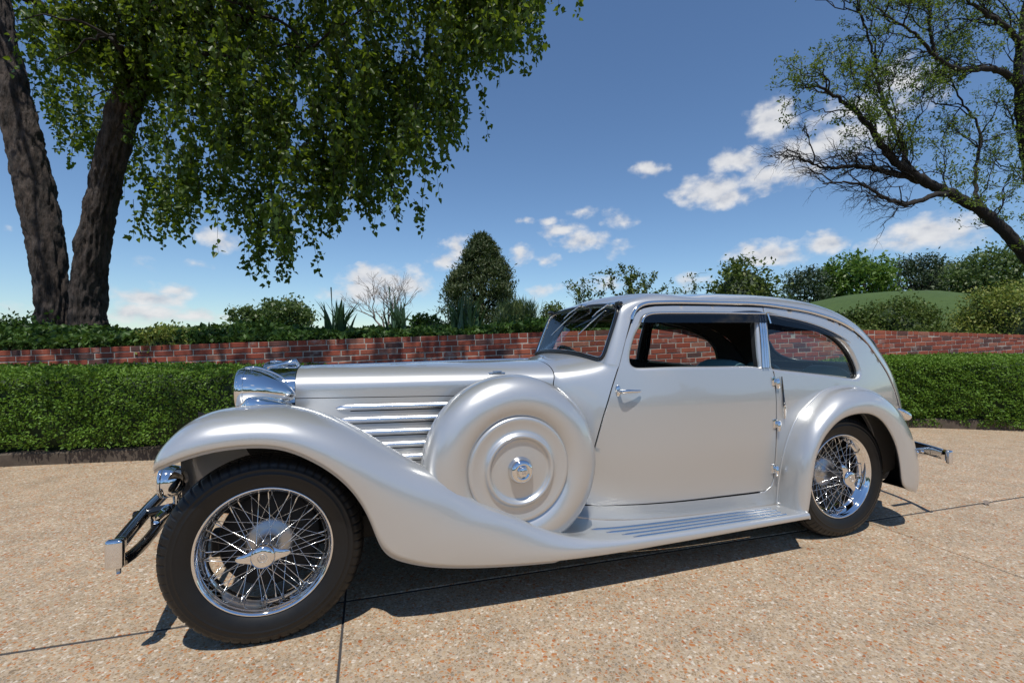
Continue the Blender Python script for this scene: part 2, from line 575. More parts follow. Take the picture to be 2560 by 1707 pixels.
def panel(outline, holes, surf=side_pt, grid=.03, thick=.022, lip=.012, hole_lip=.020, hole_depth=.05, edge_r=.0025):
    """curved sheet panel with cut openings: outer skin, rolled edges, inner skin.
    returns V, F, material index (0 outside, 1 inside)"""
    outline = np.asarray(outline, float)
    pts = [outline]
    edges = []
    o = 0
    for lp in [outline] + [np.asarray(h_, float) for h_ in holes]:
        if o:
            pts.append(lp)
        k = len(lp)
        edges += [(o + i, o + (i + 1) % k) for i in range(k)]
        o += k
    lo, hi = outline.min(0), outline.max(0)
    gx, gy = np.meshgrid(np.arange(lo[0], hi[0], grid), np.arange(lo[1], hi[1], grid), indexing='ij')
    G = np.stack([gx.ravel(), gy.ravel()], -1)
    keep = inpoly(G, outline)
    for h_ in holes:
        keep &= ~inpoly(G, h_)
    allb = np.vstack(pts)
    G = G[keep]
    if len(G):
        d = np.min(np.linalg.norm(G[:, None] - allb[None], axis=2), axis=1)
        G = G[d > grid * .45]
        P2 = np.vstack([allb, G])
    else:
        P2 = allb
    res = delaunay_2d_cdt([Vector(p) for p in P2], edges, [], 0, 1e-7)
    V2 = np.array([v[:] for v in res[0]])
    T = np.array([f[:] for f in res[2]])
    c = V2[T].mean(1)
    ok = inpoly(c, outline)
    for h_ in holes:
        ok &= ~inpoly(c, h_)
    T = T[ok]
    P3, n3 = surf(V2[:, 0], V2[:, 1])
    # consistent orientation: outward = +v
    cr = np.cross(P3[T[:, 1]] - P3[T[:, 0]], P3[T[:, 2]] - P3[T[:, 0]])
    fl = np.sum(cr * n3[T[:, 0]], 1) < 0
    T[fl] = T[fl][:, ::-1]
    V = [P3]
    F = T.tolist()
    mi = [0] * len(F)
    off = len(P3)
    # inner skin
    V.append(P3 - n3 * thick)
    F += [[a + off for a in t_[::-1]] for t_ in T.tolist()]
    mi += [1] * len(T)
    off += len(P3)
    for q, lp in enumerate([outline] + [np.asarray(h_, float) for h_ in holes]):
        L3, nn = surf(lp[:, 0], lp[:, 1])
        tt = np.roll(L3, -1, 0) - np.roll(L3, 1, 0)
        tt /= np.linalg.norm(tt, axis=1)[:, None] + 1e-12
        dd = np.cross(nn, tt)
        # direction away from the metal
        cen2 = lp + .004 * np.stack([dd[:, 0], dd[:, 2]], -1)
        inside = inpoly(cen2, lp)
        sgn = np.where(inside if q else ~inside, 1.0, -1.0)
        dd = dd * (1 if np.mean(sgn) > 0 else -1)
        r_ = edge_r if q == 0 else hole_lip
        dep = thick if q == 0 else hole_depth
        rows = []
        for th in np.linspace(0, np.pi / 2, 6 if q else 3):
            rows.append(L3 + dd * r_ * math.sin(th) - nn * r_ * (1 - math.cos(th)))
        rows.append(rows[-1] - nn * max(dep - r_, .002))
        rows = np.array(rows)
        k = len(lp)
        ff = gfaces(len(rows), k, False, True)
        # orientation check on first face
        a, b_, c_, d_ = rows.reshape(-1, 3)[ff[0]]
        nf = np.cross(b_ - a, d_ - a)
        if nf @ (nn[0] + dd[0]) < 0:
            ff = [f[::-1] for f in ff]
        V.append(rows.reshape(-1, 3))
        F += [[i + off for i in f] for f in ff]
        k_in = k if q else 0
        mi += [0] * (len(ff) - k_in) + [1] * k_in
        off += rows.size // 3
    return np.vstack(V), F, mi


def dense(P, step=.015):
    return polyres(P, step, True)


door_out = rounded(DOOR, .014)
door_out = shrink(dense(DOOR, .016), .0015)
dwin = shrink(rounded(DWIN, .012), -.014)
qwin = shrink(rounded(QWIN, .012), -.014)
PANEL_MATS = ['silver_paint', 'interior_dark']
quarter = [(2.603, 1.341)] + [(a, b_ - .014) for a, b_ in GUT if a > 2.62] + [(3.82, .45), (3.74, .30), (3.46, .28)] + [(3.03 + .425 * math.cos(a_), .36 + .425 * math.sin(a_)) for a_ in np.linspace(-.1, math.pi + .1, 24)] + [(2.607, .26), (2.595, .235), (2.50, .235), (2.48, .298), (2.512, .2985), (2.560, .327), (2.577, .374), (2.580, .497), (2.585, .713), (2.591, .884), (2.595, .952), (2.590, .982), (2.568, .992), (2.581, 1.143), (2.604, 1.295)]
quarter_out = dense(quarter, .018)
SIDES = (1, -1)
doors = {}
for s in SIDES:
    V, F, mi = panel(door_out, [dwin])
    doors[s] = cpart('door', (V, F), PANEL_MATS, side=s, mi=mi)
    V, F, mi = panel(quarter_out, [qwin])
    cpart('quarter_panel', (V, F), PANEL_MATS, side=s, mi=mi)
    # sill strip under the door
    zz = np.linspace(.195, .2965, 5)
    uu = np.linspace(1.335, 2.62, 50)
    Ug, Zg = np.meshgrid(uu, zz, indexing='ij')
    P3, _ = side_pt(Ug.ravel(), Zg.ravel())
    P3[:, 1] += .010 * np.clip((.24 - P3[:, 2]) / .04, 0, 1) ** 2
    cpart('sill_panel', (P3, gfaces(50, 5)), 'silver_paint', side=s)

for s in SIDES:
    jb = shrink(door_out, -.03)
    jamb = np.vstack([side_pt(jb[:, 0], jb[:, 1], -.012)[0], side_pt(shrink(door_out, .012)[:, 0], shrink(door_out, .012)[:, 1], -.012)[0]])
    cpart('door_jamb', (jamb, gfaces(2, len(jb), False, True)), 'underbody_black', side=s)

# ---- bonnet
HB = pch([.0, .055, .3, .7, 1.0, 1.345], [.228, .235, .272, .330, .373, .420])
ZT = pch([.0, .055, .45, .95, 1.345], [1.018, 1.021, 1.028, 1.036, 1.040])


def bonnet_sec(u, n=34, zbot=.48, hinge=.879, part='top', hb=None, zt=None):
    hb = float(HB(u)) if hb is None else hb
    zt = float(ZT(u)) if zt is None else zt
    D = .118
    ne = 2.55
    th = np.linspace(np.pi / 2, 0, 26)
    v = hb * np.abs(np.cos(th)) ** (2 / ne)
    z = zt - D + D * np.abs(np.sin(th)) ** (2 / ne)
    v[0] = 0
    zl = np.linspace(zt - D, zbot, 14)[1:]
    vl = hb + .012 * ((zt - D - zl) / .4)
    S = np.stack([np.concatenate([v, vl]), np.concatenate([z, zl])], -1)
    if part == 'all':
        return S
    # split at the hinge height
    seg = np.concatenate([[0], np.cumsum(np.linalg.norm(np.diff(S, axis=0), axis=1))])
    hs = np.interp(-hinge, -S[:, 1], seg)
    if part == 'top':
        x = np.linspace(0, hs - .0018, n)
    else:
        x = np.linspace(hs + .0018, seg[-1], n)
    return np.stack([np.interp(x, seg, S[:, 0]), np.interp(x, seg, S[:, 1])], -1)


def rear_u(u, z):
    # the rear edge of the bonnet leans forward on its way down
    return u - .024 * np.clip((1.04 - z) / .11, 0, 1) ** 1.5 * np.clip((u - .6) / .74, 0, 1) ** 2


def loft_bonnet(part, u0, u1, nu, n=34):
    us = np.linspace(u0, u1, nu)
    P = []
    for u in us:
        S = bonnet_sec(u, n, part=part, hinge=.881 - .010 * (u / 1.3))
        P.append(np.column_stack([rear_u(u, S[:, 1]), S]))
    P = np.array(P)
    return P.reshape(-1, 3), gfaces(nu, n)


bonnet = empty('bonnet', parent=car)
for s in SIDES:
    V, F = loft_bonnet('top', .058, 1.341, 40, 44)
    cpart('bonnet_top', (V, F), 'silver_paint', bonnet, side=s)
    V, F = loft_bonnet('side', .058, 1.341, 40, 24)
    cpart('bonnet_side', (V, F), 'silver_paint', bonnet, side=s)
# dark inner tray, so the seams read dark
P = np.array([np.column_stack([np.full(39, u), bonnet_sec(u, part='all') * [.985, .992]]) for u in np.linspace(.06, 1.35, 16)])
for s in SIDES:
    cpart('bonnet_inner', (P.reshape(-1, 3), gfaces(16, 39)), 'underbody_black', bonnet, side=s)
us = np.linspace(.06, 1.335, 30)
V, F = tube(np.column_stack([us, np.zeros(30), ZT(us) + .001]), .0045, 8)
cpart('centre_hinge', (V, F), 'chrome', bonnet)

# louvre strips: bright half-round strip with a dark slot under it
for s in SIDES:
    for i, (z0, u0) in enumerate([(.828, .235), (.766, .235), (.703, .26), (.640, .30), (.577, .36), (.514, .42)]):
        us = np.linspace(u0, 1.30, 60)
        hb = HB(us) + .012 * ((ZT(us) - .118 - z0) / .4)
        ta = np.clip((us - u0) / .045, 0, 1) ** .5
        rows = []
        for th in np.linspace(-.25 * np.pi, np.pi * .95, 11):
            rows.append(np.column_stack([us, hb - .002 + .014 * ta * max(math.cos(th * .9), -.1), z0 - .002 + .0165 * ta * math.sin(th) * (1.15 if th > 0 else .7)]))
        rows = np.array(rows)
        st = cpart('louvre_strip', (rows.reshape(-1, 3), gfaces(len(rows), 60)), 'bright_strip', bonnet, side=s)
        sl = np.array([np.column_stack([us[4:], hb[4:] + .0015, np.full(56, z0 - a)]) for a in (.0125, .0175)])
        cpart('louvre_slot', (sl.reshape(-1, 3), gfaces(2, 56)), 'underbody_black', st, side=s)

CORNER = np.array([1.572, .497, 1.030])
# ---- roof, screen pillars and tail as one skin from the gutter to the centre line
def sp(u, z):
    return side_pt(np.array([u]), np.array([z]))[0][0]


EF = [((1.636, 1.019), (1.572, .497, 1.030)), ((1.681, 1.147), (1.616, .492, 1.145)), ((1.726, 1.261), (1.662, .486, 1.262)), ((1.742, 1.293), (1.682, .480, 1.312)),
      ((1.774, 1.328), (1.697, .458, 1.341)), ((1.825, 1.350), (1.712, .37, 1.355)), ((1.898, 1.357), (1.721, .15, 1.369)), ((1.94, 1.3585), (1.722, 0, 1.370)), ((1.99, 1.360), (1.80, 0, 1.412)),
      ((2.187, 1.361), (2.12, 0, 1.443)), ((2.40, 1.361), (2.42, 0, 1.457)), ((2.581, 1.359), (2.68, 0, 1.458)), ((2.751, 1.345), (2.90, 0, 1.449)),
      ((2.926, 1.324), (3.11, 0, 1.430)), ((3.043, 1.300), (3.27, 0, 1.402)), ((3.169, 1.268), (3.43, 0, 1.357)), ((3.298, 1.216), (3.59, 0, 1.289)),
      ((3.433, 1.129), (3.77, 0, 1.180)), ((3.538, 1.022), (3.91, 0, 1.058)), ((3.611, .943), (3.995, 0, .955)), ((3.681, .831), (4.075, 0, .825)),
      ((3.757, .695), (4.14, 0, .67)), ((3.80, .58), (4.17, 0, .53))]
E3 = np.array([sp(*a) for a, _ in EF])
F3 = np.array([b_ for _, b_ in EF], float)
nk = 150
par = np.concatenate([[0], np.cumsum(np.sqrt(np.linalg.norm(np.diff(E3, axis=0), axis=1)) + .4 * np.sqrt(np.linalg.norm(np.diff(F3, axis=0), axis=1)))])
E3s = nspline(E3, nk, par=par)
F3s = nspline(F3, nk, par=par)
F3s[:, 1] = np.maximum(F3s[:, 1], 0)
tg = np.gradient(E3s, axis=0)
nuz = np.column_stack([-tg[:, 2], np.zeros(nk), tg[:, 0]])
nuz /= np.linalg.norm(nuz, axis=1)[:, None]
dUZ = np.hypot(F3s[:, 0] - E3s[:, 0], F3s[:, 2] - E3s[:, 2])
dV = E3s[:, 1] - F3s[:, 1]
M0 = 1.35 * nuz * dUZ[:, None] + np.column_stack([np.zeros(nk), -.30 * dUZ - .10 * dV, np.zeros(nk)])
M1 = np.column_stack([np.zeros(nk), -1.45 * dV, np.zeros(nk)])
ROOF = []
for a in np.linspace(0, 1, 40):
    h00, h10, h01, h11 = 2 * a ** 3 - 3 * a * a + 1, a ** 3 - 2 * a * a + a, -2 * a ** 3 + 3 * a * a, a ** 3 - a * a
    ROOF.append(h00 * E3s + h10 * M0 + h01 * F3s + h11 * M1)
ROOF = np.array(ROOF)
ROOF_F = gfaces(40, nk)


def rear_mask(P, F, k=1.0):
    c_ = np.asarray(P)[np.array(F)].mean(1)
    return (c_[:, 0] > 3.3) & ((np.abs(c_[:, 1]) / (.425 * k)) ** 4 + (np.abs(c_[:, 2] - 1.095) / (.135 * k)) ** 4 < 1)


RP = ROOF.reshape(-1, 3)
rmask = rear_mask(RP, ROOF_F)
for s in SIDES:
    cpart('roof', (RP, [f for f, q in zip(ROOF_F, rmask) if not q]), 'silver_paint', side=s)
    cpart('rear_window', (RP - [.012, 0, .006], [f for f, q in zip(ROOF_F, rmask) if q]), 'window_glass', side=s)
tail_pts = RP[RP[:, 0] > 3.3]
th_ = np.linspace(0, 2 * np.pi, 90, endpoint=False)
rwv = .425 * np.sign(np.cos(th_)) * np.abs(np.cos(th_)) ** .5
rwz = 1.095 + .135 * np.sign(np.sin(th_)) * np.abs(np.sin(th_)) ** .5
rwu = []
for a_, b_ in zip(rwv, rwz):
    d_ = np.hypot(tail_pts[:, 1] - abs(a_), tail_pts[:, 2] - b_)
    i_ = np.argsort(d_)[:4]
    w_ = 1 / (d_[i_] + .002)
    rwu.append((tail_pts[i_, 0] * w_).sum() / w_.sum())
rwu = np.array(rwu)
for _ in range(3):
    rwu = .25 * np.roll(rwu, 1) + .5 * rwu + .25 * np.roll(rwu, -1)
cpart('rear_window_gasket', tube(np.column_stack([rwu, rwv, rwz]), .014, 8, closed=True), 'gasket_rubber')
cen = np.array([2.5, 0, .9])
for s in SIDES:
    Rn = ROOF[:, 4:].copy()
    Rn = cen + (Rn - cen) * [.975, .955, .955]
    hf = gfaces(40, Rn.shape[1])
    hm = rear_mask(Rn.reshape(-1, 3), hf, 1.06)
    cpart('headlining', (Rn.reshape(-1, 3), [f for f, q in zip(hf, hm) if not q]), 'headlining', side=s)
# ---- scuttle between bonnet and door, up to the screen
CORNER = np.array([1.572, .497, 1.030])
nb = 22
nd = 40
base_pts = nspline([(1.528, 0, 1.074), (1.530, .12, 1.073), (1.536, .26, 1.066), (1.548, .38, 1.053), (1.562, .46, 1.039), tuple(CORNER)], nb)
dl = np.array([(1.639, 1.019), (1.589, .894), (1.544, .762), (1.506, .624), (1.465, .46), (1.439, .345), (1.430, .3005)])
dls = nspline(dl, nd)
dl3, _ = side_pt(dls[:, 0] - .007, dls[:, 1])
bq = ROOF[::-1, 0]
bridge = bq[[6, 13, 20, 27, 33]]
dl3[0] = bq[-1]
F1 = np.vstack([base_pts, bridge, dl3])
nj = len(F1)
S0 = bonnet_sec(1.345, part='all')
seg0 = np.concatenate([[0], np.cumsum(np.linalg.norm(np.diff(S0, axis=0), axis=1))])
# extend the rear bonnet section down to the sill
S0 = np.vstack([S0, [(.436, .40), (.440, .30)]])
seg0 = np.concatenate([[0], np.cumsum(np.linalg.norm(np.diff(S0, axis=0), axis=1))])
s_sh = np.interp(-.985, -S0[:, 1], seg0)
par = np.concatenate([np.linspace(0, s_sh, nb), s_sh + .012 * np.arange(1, 6) / 5, np.interp(-(.97 - (.97 - .30) * np.linspace(0, 1, nd)), -S0[:, 1], seg0)])
z0_ = np.interp(par, seg0, S0[:, 1])
F0 = np.column_stack([rear_u(1.346, z0_), np.interp(par, seg0, S0[:, 0]), z0_])
m0 = np.column_stack([np.ones(nj), np.full(nj, .22), np.full(nj, .02)])
m1 = np.zeros((nj, 3))
e = 1e-3
slope = (WS(dls[:, 0] + e, dls[:, 1]) - WS(dls[:, 0] - e, dls[:, 1])) / (2 * e)
m1[:nb] = np.column_stack([np.ones(nb), np.full(nb, .1), np.linspace(.28, .35, nb)])
m1[nb:nb + 5] = [(.62, .02, .80)] * 5
m1[nb + 5:] = np.column_stack([np.ones(nd), slope, np.zeros(nd)])
# blend tangents round the corner
for _ in range(3):
    m1[1:-1] = .25 * m1[:-2] + .5 * m1[1:-1] + .25 * m1[2:]
Ld = np.linalg.norm(F1 - F0, axis=1)[:, None]
rows = []
for a in np.linspace(0, 1, 22):
    h00, h10, h01, h11 = 2 * a ** 3 - 3 * a * a + 1, a ** 3 - 2 * a * a + a, -2 * a ** 3 + 3 * a * a, a ** 3 - a * a
    rows.append(h00 * F0 + h10 * Ld * .75 * m0 + h01 * F1 + h11 * Ld * .75 * m1)
rows = np.array(rows)
for _ in range(24):
    rows[1:-1, 1:-1] = .5 * rows[1:-1, 1:-1] + .125 * (rows[:-2, 1:-1] + rows[2:, 1:-1] + rows[1:-1, :-2] + rows[1:-1, 2:])
for s in SIDES:
    cpart('scuttle_panel', (rows.reshape(-1, 3), gfaces(22, nj)), 'silver_paint', side=s)

# gutter trim
gu = nspline([sp(*g) for g in GUT], 140)
for s in SIDES:
    k = len(gu)
    tt = np.gradient(gu, axis=0)
    tt /= np.linalg.norm(tt, axis=1)[:, None]
    out = np.array([0, 1.0, 0]) - tt * tt[:, 1:2]
    out /= np.linalg.norm(out, axis=1)[:, None]
    wd = np.cross(tt, out)
    taper = np.clip(np.minimum(np.arange(k), 999) / 3 + .5, 0, 1)[:, None]
    rr = []
    for th in np.linspace(0, 2 * np.pi, 12, endpoint=False):
        rr.append(gu + out * (.006 + .009 * math.cos(th)) + wd * .0105 * math.sin(th) * taper)
    rr = np.array(rr)
    cut = int(np.argmin(np.abs(gu[:, 0] - 3.30)))
    cpart('gutter_trim', (rr[:, :cut + 1].reshape(-1, 3), gfaces(12, cut + 1, True, False)), 'chrome', side=s)
    thin = gu[None, cut:] + (rr[:, cut:] - gu[None, cut:]) * .42
    cpart('gutter_bead', (thin.reshape(-1, 3), gfaces(12, k - cut, True, False)), 'silver_paint', side=s)

# ---- windscreen
edge = np.vstack([base_pts[::-1][:-1], ])
scr = [(1.528, 0, 1.074)] + []
W_side = nspline([tuple(CORNER), (1.616, .492, 1.145), (1.662, .486, 1.262), (1.682, .480, 1.312), (1.697, .458, 1.341)], 24)
W_top = nspline([(1.697, .458, 1.341), (1.712, .37, 1.355), (1.721, .15, 1.369), (1.722, 0, 1.370)], 24)
half = np.vstack([base_pts, W_side[1:], W_top[1:]])           # centre bottom -> corner -> top centre
loop = np.vstack([half, (half * [1, -1, 1])[::-1][1:-1]])
cl = loop.mean(0)


def ring_inset(L, d):
    L = np.asarray(L)
    c = L.mean(0)
    t_ = np.roll(L, -1, 0) - np.roll(L, 1, 0)
    t_ /= np.linalg.norm(t_, axis=1)[:, None]
    nn_ = np.array([-.92, 0, .38])
    i_ = np.cross(t_, nn_)
    i_ /= np.linalg.norm(i_, axis=1)[:, None]
    if np.mean(np.sum(i_ * (c - L), 1)) < 0:
        i_ = -i_
    return L + i_ * d


# round the lower corner of the loop a little
loop0 = loop.copy()
for _ in range(14):
    lp2 = .25 * np.roll(loop, 1, 0) + .5 * loop + .25 * np.roll(loop, -1, 0)
    # the centre of the long edges stays put, only the corners round off
    loop = lp2
windscreen = empty('windscreen', parent=car)
cpart('surround', (np.vstack([loop0, ring_inset(loop, .004)]), gfaces(2, len(loop0), False, True)), 'silver_paint', windscreen)
fwd = np.array([-.92, 0, .38])
rr = [loop + fwd * -.004, loop + fwd * .008, ring_inset(loop, .004) + fwd * .013, ring_inset(loop, .012) + fwd * .013, ring_inset(loop, .019) + fwd * .008, ring_inset(loop, .020) + fwd * -.01]
cpart('gasket', (np.array(rr).reshape(-1, 3), gfaces(6, len(loop), False, True)), 'gasket_rubber', windscreen)
r1 = ring_inset(loop, .019) + fwd * .010
rr = [r1, ring_inset(loop, .0205) + fwd * .0115, ring_inset(loop, .0225) + fwd * .010, ring_inset(loop, .0225) + fwd * 0]
cpart('bright_trim', (np.array(rr).reshape(-1, 3), gfaces(4, len(loop), False, True)), 'chrome', windscreen)
gl = ring_inset(loop, .018) + fwd * .003
nL = len(gl)
gc = gl.mean(0) + fwd * .012
rings = [gc + (gl - gc) * k + fwd * .012 * (1 - k * k) * 0 for k in (1, .75, .5, .25, .02)]
V = np.array(rings).reshape(-1, 3)
cpart('glass', (V, gfaces(5, nL, False, True)), 'window_glass', windscreen)
# wipers hang from the header
for (va, vb) in ((.24, .395), (-.16, .03)):
    # pivot at top, blade runs down and outwards to the near side ... seen as slanting bars
    def onscr(v, k):
        b0 = np.array([np.interp(abs(v), base_pts[:, 1], base_pts[:, 0]), v, np.interp(abs(v), base_pts[:, 1], base_pts[:, 2])])
        tv = np.interp(abs(v), W_top[::-1][:, 1], W_top[::-1][:, 0])
        tz = np.interp(abs(v), W_top[::-1][:, 1], W_top[::-1][:, 2])
        return b0 + (np.array([tv, v, tz]) - b0) * k
    wp = empty('wiper', parent=windscreen)
    pv = onscr(vb, .95) + fwd * .02
    tip = onscr(va, .60) + fwd * .018
    mid = onscr((va + vb) / 2 - .02, .80) + fwd * .035
    cpart('arm', tube([pv, pv + fwd * .022, mid, (mid + tip) / 2 + fwd * .008], [.006, .006, .0042, .003], 8), 'chrome', wp)
    a_ = onscr(va + (vb - va) * .62, .86) + fwd * .014
    b_ = onscr(va - (vb - va) * .42, .38) + fwd * .014
    cpart('blade', tube([a_, a_ * .5 + b_ * .5 + fwd * .003, b_], [.0035, .005, .0035], 6), 'polished_alloy', wp)
    V1 = lathe([(0, .0), (0, .016), (.02, .016), (.028, .008), (.028, 0)], 16)[0]
    cpart('motor', rbox(pv + [.0, 0, .004], (.035, .055, .022), .008), 'chrome', wp)
for s in SIDES:
    cpart('header_bracket', rbox(W_side[-1] + [-.012, .008, .010], (.03, .05, .022), .009), 'black_enamel', windscreen, side=s)

# ---- side windows: glass, bright frames, visors
DVIS = [(1.782, 1.243), (1.798, 1.270), (1.823, 1.286), (1.859, 1.294), (1.977, 1.298), (2.274, 1.301), (2.585, 1.301), (2.590, 1.247), (2.364, 1.246), (1.966, 1.243)]
QVIS = [(2.605, 1.298), (2.711, 1.287), (2.881, 1.258), (3.053, 1.211), (3.178, 1.160), (3.235, 1.130), (3.160, 1.150), (3.060, 1.172), (2.924, 1.201), (2.751, 1.225), (2.603, 1.245)]
def sheet(outline, off, th=.004, grid=.04, surf=side_pt):
    o_ = np.asarray(outline, float)
    P2 = o_
    edges = [(i, (i + 1) % len(o_)) for i in range(len(o_))]
    lo, hi = o_.min(0), o_.max(0)
    gx, gy = np.meshgrid(np.arange(lo[0], hi[0], grid), np.arange(lo[1], hi[1], grid), indexing='ij')
    G = np.stack([gx.ravel(), gy.ravel()], -1)
    G = G[inpoly(G, o_)]
    if len(G):
        d = np.min(np.linalg.norm(G[:, None] - o_[None], axis=2), axis=1)
        P2 = np.vstack([o_, G[d > grid * .4]])
    res = delaunay_2d_cdt([Vector(p) for p in P2], edges, [], 0, 1e-7)
    V2 = np.array([v[:] for v in res[0]])
    T = np.array([f[:] for f in res[2]])
    T = T[inpoly(V2[T].mean(1), o_)]
    A, n_ = surf(V2[:, 0], V2[:, 1], off)
    cr = np.cross(A[T[:, 1]] - A[T[:, 0]], A[T[:, 2]] - A[T[:, 0]])
    fl = np.sum(cr * n_[T[:, 0]], 1) < 0
    T[fl] = T[fl][:, ::-1]
    return A, T.tolist()


def strip_on_side(pts, width, off, height=.004, n=None, up=None):
    """raised bright strip that follows the body side"""
    P2 = polyres(pts, .012)
    P, nn_ = side_pt(P2[:, 0], P2[:, 1], off)
    t_ = np.gradient(P, axis=0)
    t_ /= np.linalg.norm(t_, axis=1)[:, None]
    w_ = np.cross(nn_, t_)
    rows_ = []
    for th in np.linspace(0, np.pi, 7):
        rows_.append(P + w_ * width / 2 * math.cos(th) + nn_ * height * math.sin(th))
    rows_ = np.array(rows_)
    return rows_.reshape(-1, 3), gfaces(7, len(P))


for s in SIDES:
    wd_ = empty('window', parent=doors[s])
    cpart('rain_visor', sheet(polyres(nspline(DVIS[:8], 50), .02).tolist() + polyres([(2.590, 1.247), (2.364, 1.246), (1.966, 1.243), (1.782, 1.243)], .03).tolist()[1:], .012), 'smoked_perspex', doors[s], side=s)
    cpart('visor_trim', strip_on_side(nspline(DVIS[:7], 80), .012, .010, .006), 'chrome', doors[s], side=s)
    bpy.data.objects.remove(wd_)
    qv = polyres(nspline(QVIS[:6], 50), .02).tolist() + polyres(nspline(QVIS[5:], 40), .03).tolist()[1:]
    cpart('rain_visor', sheet(qv, .010), 'smoked_perspex', side=s)
    cpart('visor_trim', strip_on_side(nspline(QVIS[:6], 70), .007, .010, .004), 'chrome', side=s)
    cpart('visor_clip', sheet([(3.165, 1.172), (3.185, 1.160), (3.232, 1.128), (3.20, 1.130), (3.15, 1.150)], .014), 'lamp_glass', side=s)
    cpart('window_glass', sheet(shrink(qwin, -.006), -.034), 'window_glass', side=s)
    cpart('window_gasket', tube(side_pt(shrink(qwin, .017)[:, 0], shrink(qwin, .017)[:, 1], -.030)[0], .007, 6, closed=True), 'gasket_rubber', side=s)
    # bright pillar between the windows
    for k, (a_, b_, w_) in enumerate([((2.548, 1.300), (2.512, .994), .014), ((2.565, 1.300), (2.530, .994), .012), ((2.583, 1.300), (2.546, .994), .014)]):
        cpart('pillar_trim', strip_on_side([a_, b_], w_, .004, .008), 'chrome', doors[s], side=s)
    cpart('pillar_trim', strip_on_side([(2.607, 1.300), (2.612, 1.243)], .010, .012, .005), 'chrome', doors[s], side=s)

# ---- door furniture
for s in SIDES:
    hd = empty('door_handle', parent=doors[s])
    p, n_ = side_pt(np.array([1.619]), np.array([.891]))
    p = p[0]
    ov = np.array([.018 * math.cos(0), 0, 0])
    th = np.linspace(0, 2 * np.pi, 24, endpoint=False)
    rows_ = [np.column_stack([p[0] + .014 * k * np.cos(th), np.full(24, p[1] + hh), p[2] + .030 * k * np.sin(th)]) for k, hh in ((1, -.004), (1, .004), (.85, .009), (.4, .012), (.01, .012))]
    cpart('escutcheon', (np.array(rows_).reshape(-1, 3), gfaces(5, 24, False, True)), 'chrome', hd, side=s)
    q = p + [0, .048, 0]
    cpart('lever', tube(nspline([p, p + [0, .03, 0], p + [.008, .047, .001], p + [.03, .052, .002], p + [.07, .052, .001], p + [.104, .047, 0], p + [.112, .045, 0]], 24), np.interp(np.linspace(0, 1, 24), [0, .25, .5, .9, 1], [.010, .010, .010, .0065, .002]), 12), 'chrome', hd, side=s)
    for (hu, hz) in ((2.588, .906), (2.578, .670), (2.574, .416)):
        hg = empty('door_hinge', parent=doors[s])
        p = side_pt(np.array([hu]), np.array([hz]))[0][0]
        cpart('plate', rbox(p + [-.014, .002, .012], (.026, .008, .05), .003), 'chrome', hg, side=s)
        cpart('knuckle', tube([p + [.004, .010, .030], p + [.004, .012, .022], p + [.004, .013, -.005], p + [.004, .012, -.022], p + [.004, .010, -.03]], [.004, .011, .012, .011, .005], 12), 'chrome', hg, side=s)
    p1, p2, p3 = [side_pt(np.array([a]), np.array([c]), .008)[0][0] for a, c in ((2.633, .942), (2.630, .770), (2.631, .705))]
    tf = empty('signal_arm', parent=car)
    cpart('arm', tube([p1, p2], [.003, .006], 8), 'black_enamel', tf, side=s)
    cpart('tip', tube([p2 + [0, 0, .012], p2 + [0, .003, 0], p2 + [0, .002, -.012], p3 + [0, 0, .004], p3], [.004, .009, .006, .0055, .002], 10), 'chrome', tf, side=s)

# ---- front wings with the running boards, one swept skin
#  lip (u,z,v) | crown (u,z,v) | inner (u,z,v)
WING = [
    ((-.347, .702, .735), (-.352, .706, .66), (-.335, .712, .50)),
    ((-.315, .722, .770), (-.348, .752, .64), (-.325, .745, .46)),
    ((-.262, .745, .788), (-.312, .810, .62), (-.290, .790, .43)),
    ((-.190, .767, .795), (-.235, .869, .61), (-.220, .840, .41)),
    ((-.110, .780, .797), (-.140, .893, .60), (-.130, .860, .40)),
    ((-.010, .781, .797), (-.020, .898, .60), (-.010, .862, .40)),
    ((.080, .764, .797), (.100, .886, .60), (.110, .845, .40)),
    ((.160, .725, .797), (.210, .851, .61), (.220, .800, .39)),
    ((.235, .672, .797), (.320, .797, .62), (.325, .735, .39)),
    ((.300, .607, .797), (.420, .733, .645), (.425, .660, .40)),
    ((.350, .533, .797), (.520, .668, .675), (.520, .585, .41)),
    ((.385, .455, .797), (.620, .607, .705), (.620, .520, .42)),
    ((.412, .382, .797), (.720, .543, .730), (.720, .460, .42)),
    ((.448, .326, .797), (.820, .474, .745), (.820, .400, .42)),
    ((.510, .289, .797), (.920, .420, .755), (.920, .350, .43)),
    ((.610, .255, .797), (1.015, .371, .762), (1.015, .315, .43)),
    ((.740, .229, .797), (1.105, .325, .768), (1.105, .285, .44)),
    ((.880, .211, .798), (1.200, .286, .775), (1.200, .262, .45)),
    ((1.040, .197, .800), (1.300, .258, .782), (1.300, .245, .46)),
    ((1.220, .187, .803), (1.410, .240, .790), (1.410, .234, .49)),
    ((1.430, .182, .806), (1.540, .230, .797), (1.540, .226, .55)),
    ((1.670, .184, .810), (1.720, .226, .802), (1.720, .222, .595)),
    ((1.950, .187, .812), (1.970, .224, .803), (1.970, .221, .632)),
    ((2.300, .191, .812), (2.300, .223, .803), (2.300, .221, .645)),
    ((2.640, .194, .812), (2.640, .222, .803), (2.640, .221, .655)),
]
A = np.array([[*w[0], *w[1], *w[2]] for w in WING], float)
ns = 170
Ws = nspline(A, ns)
L_, C_, I_ = Ws[:, [0, 2, 1]], Ws[:, [3, 5, 4]], Ws[:, [6, 8, 7]]
rows = []
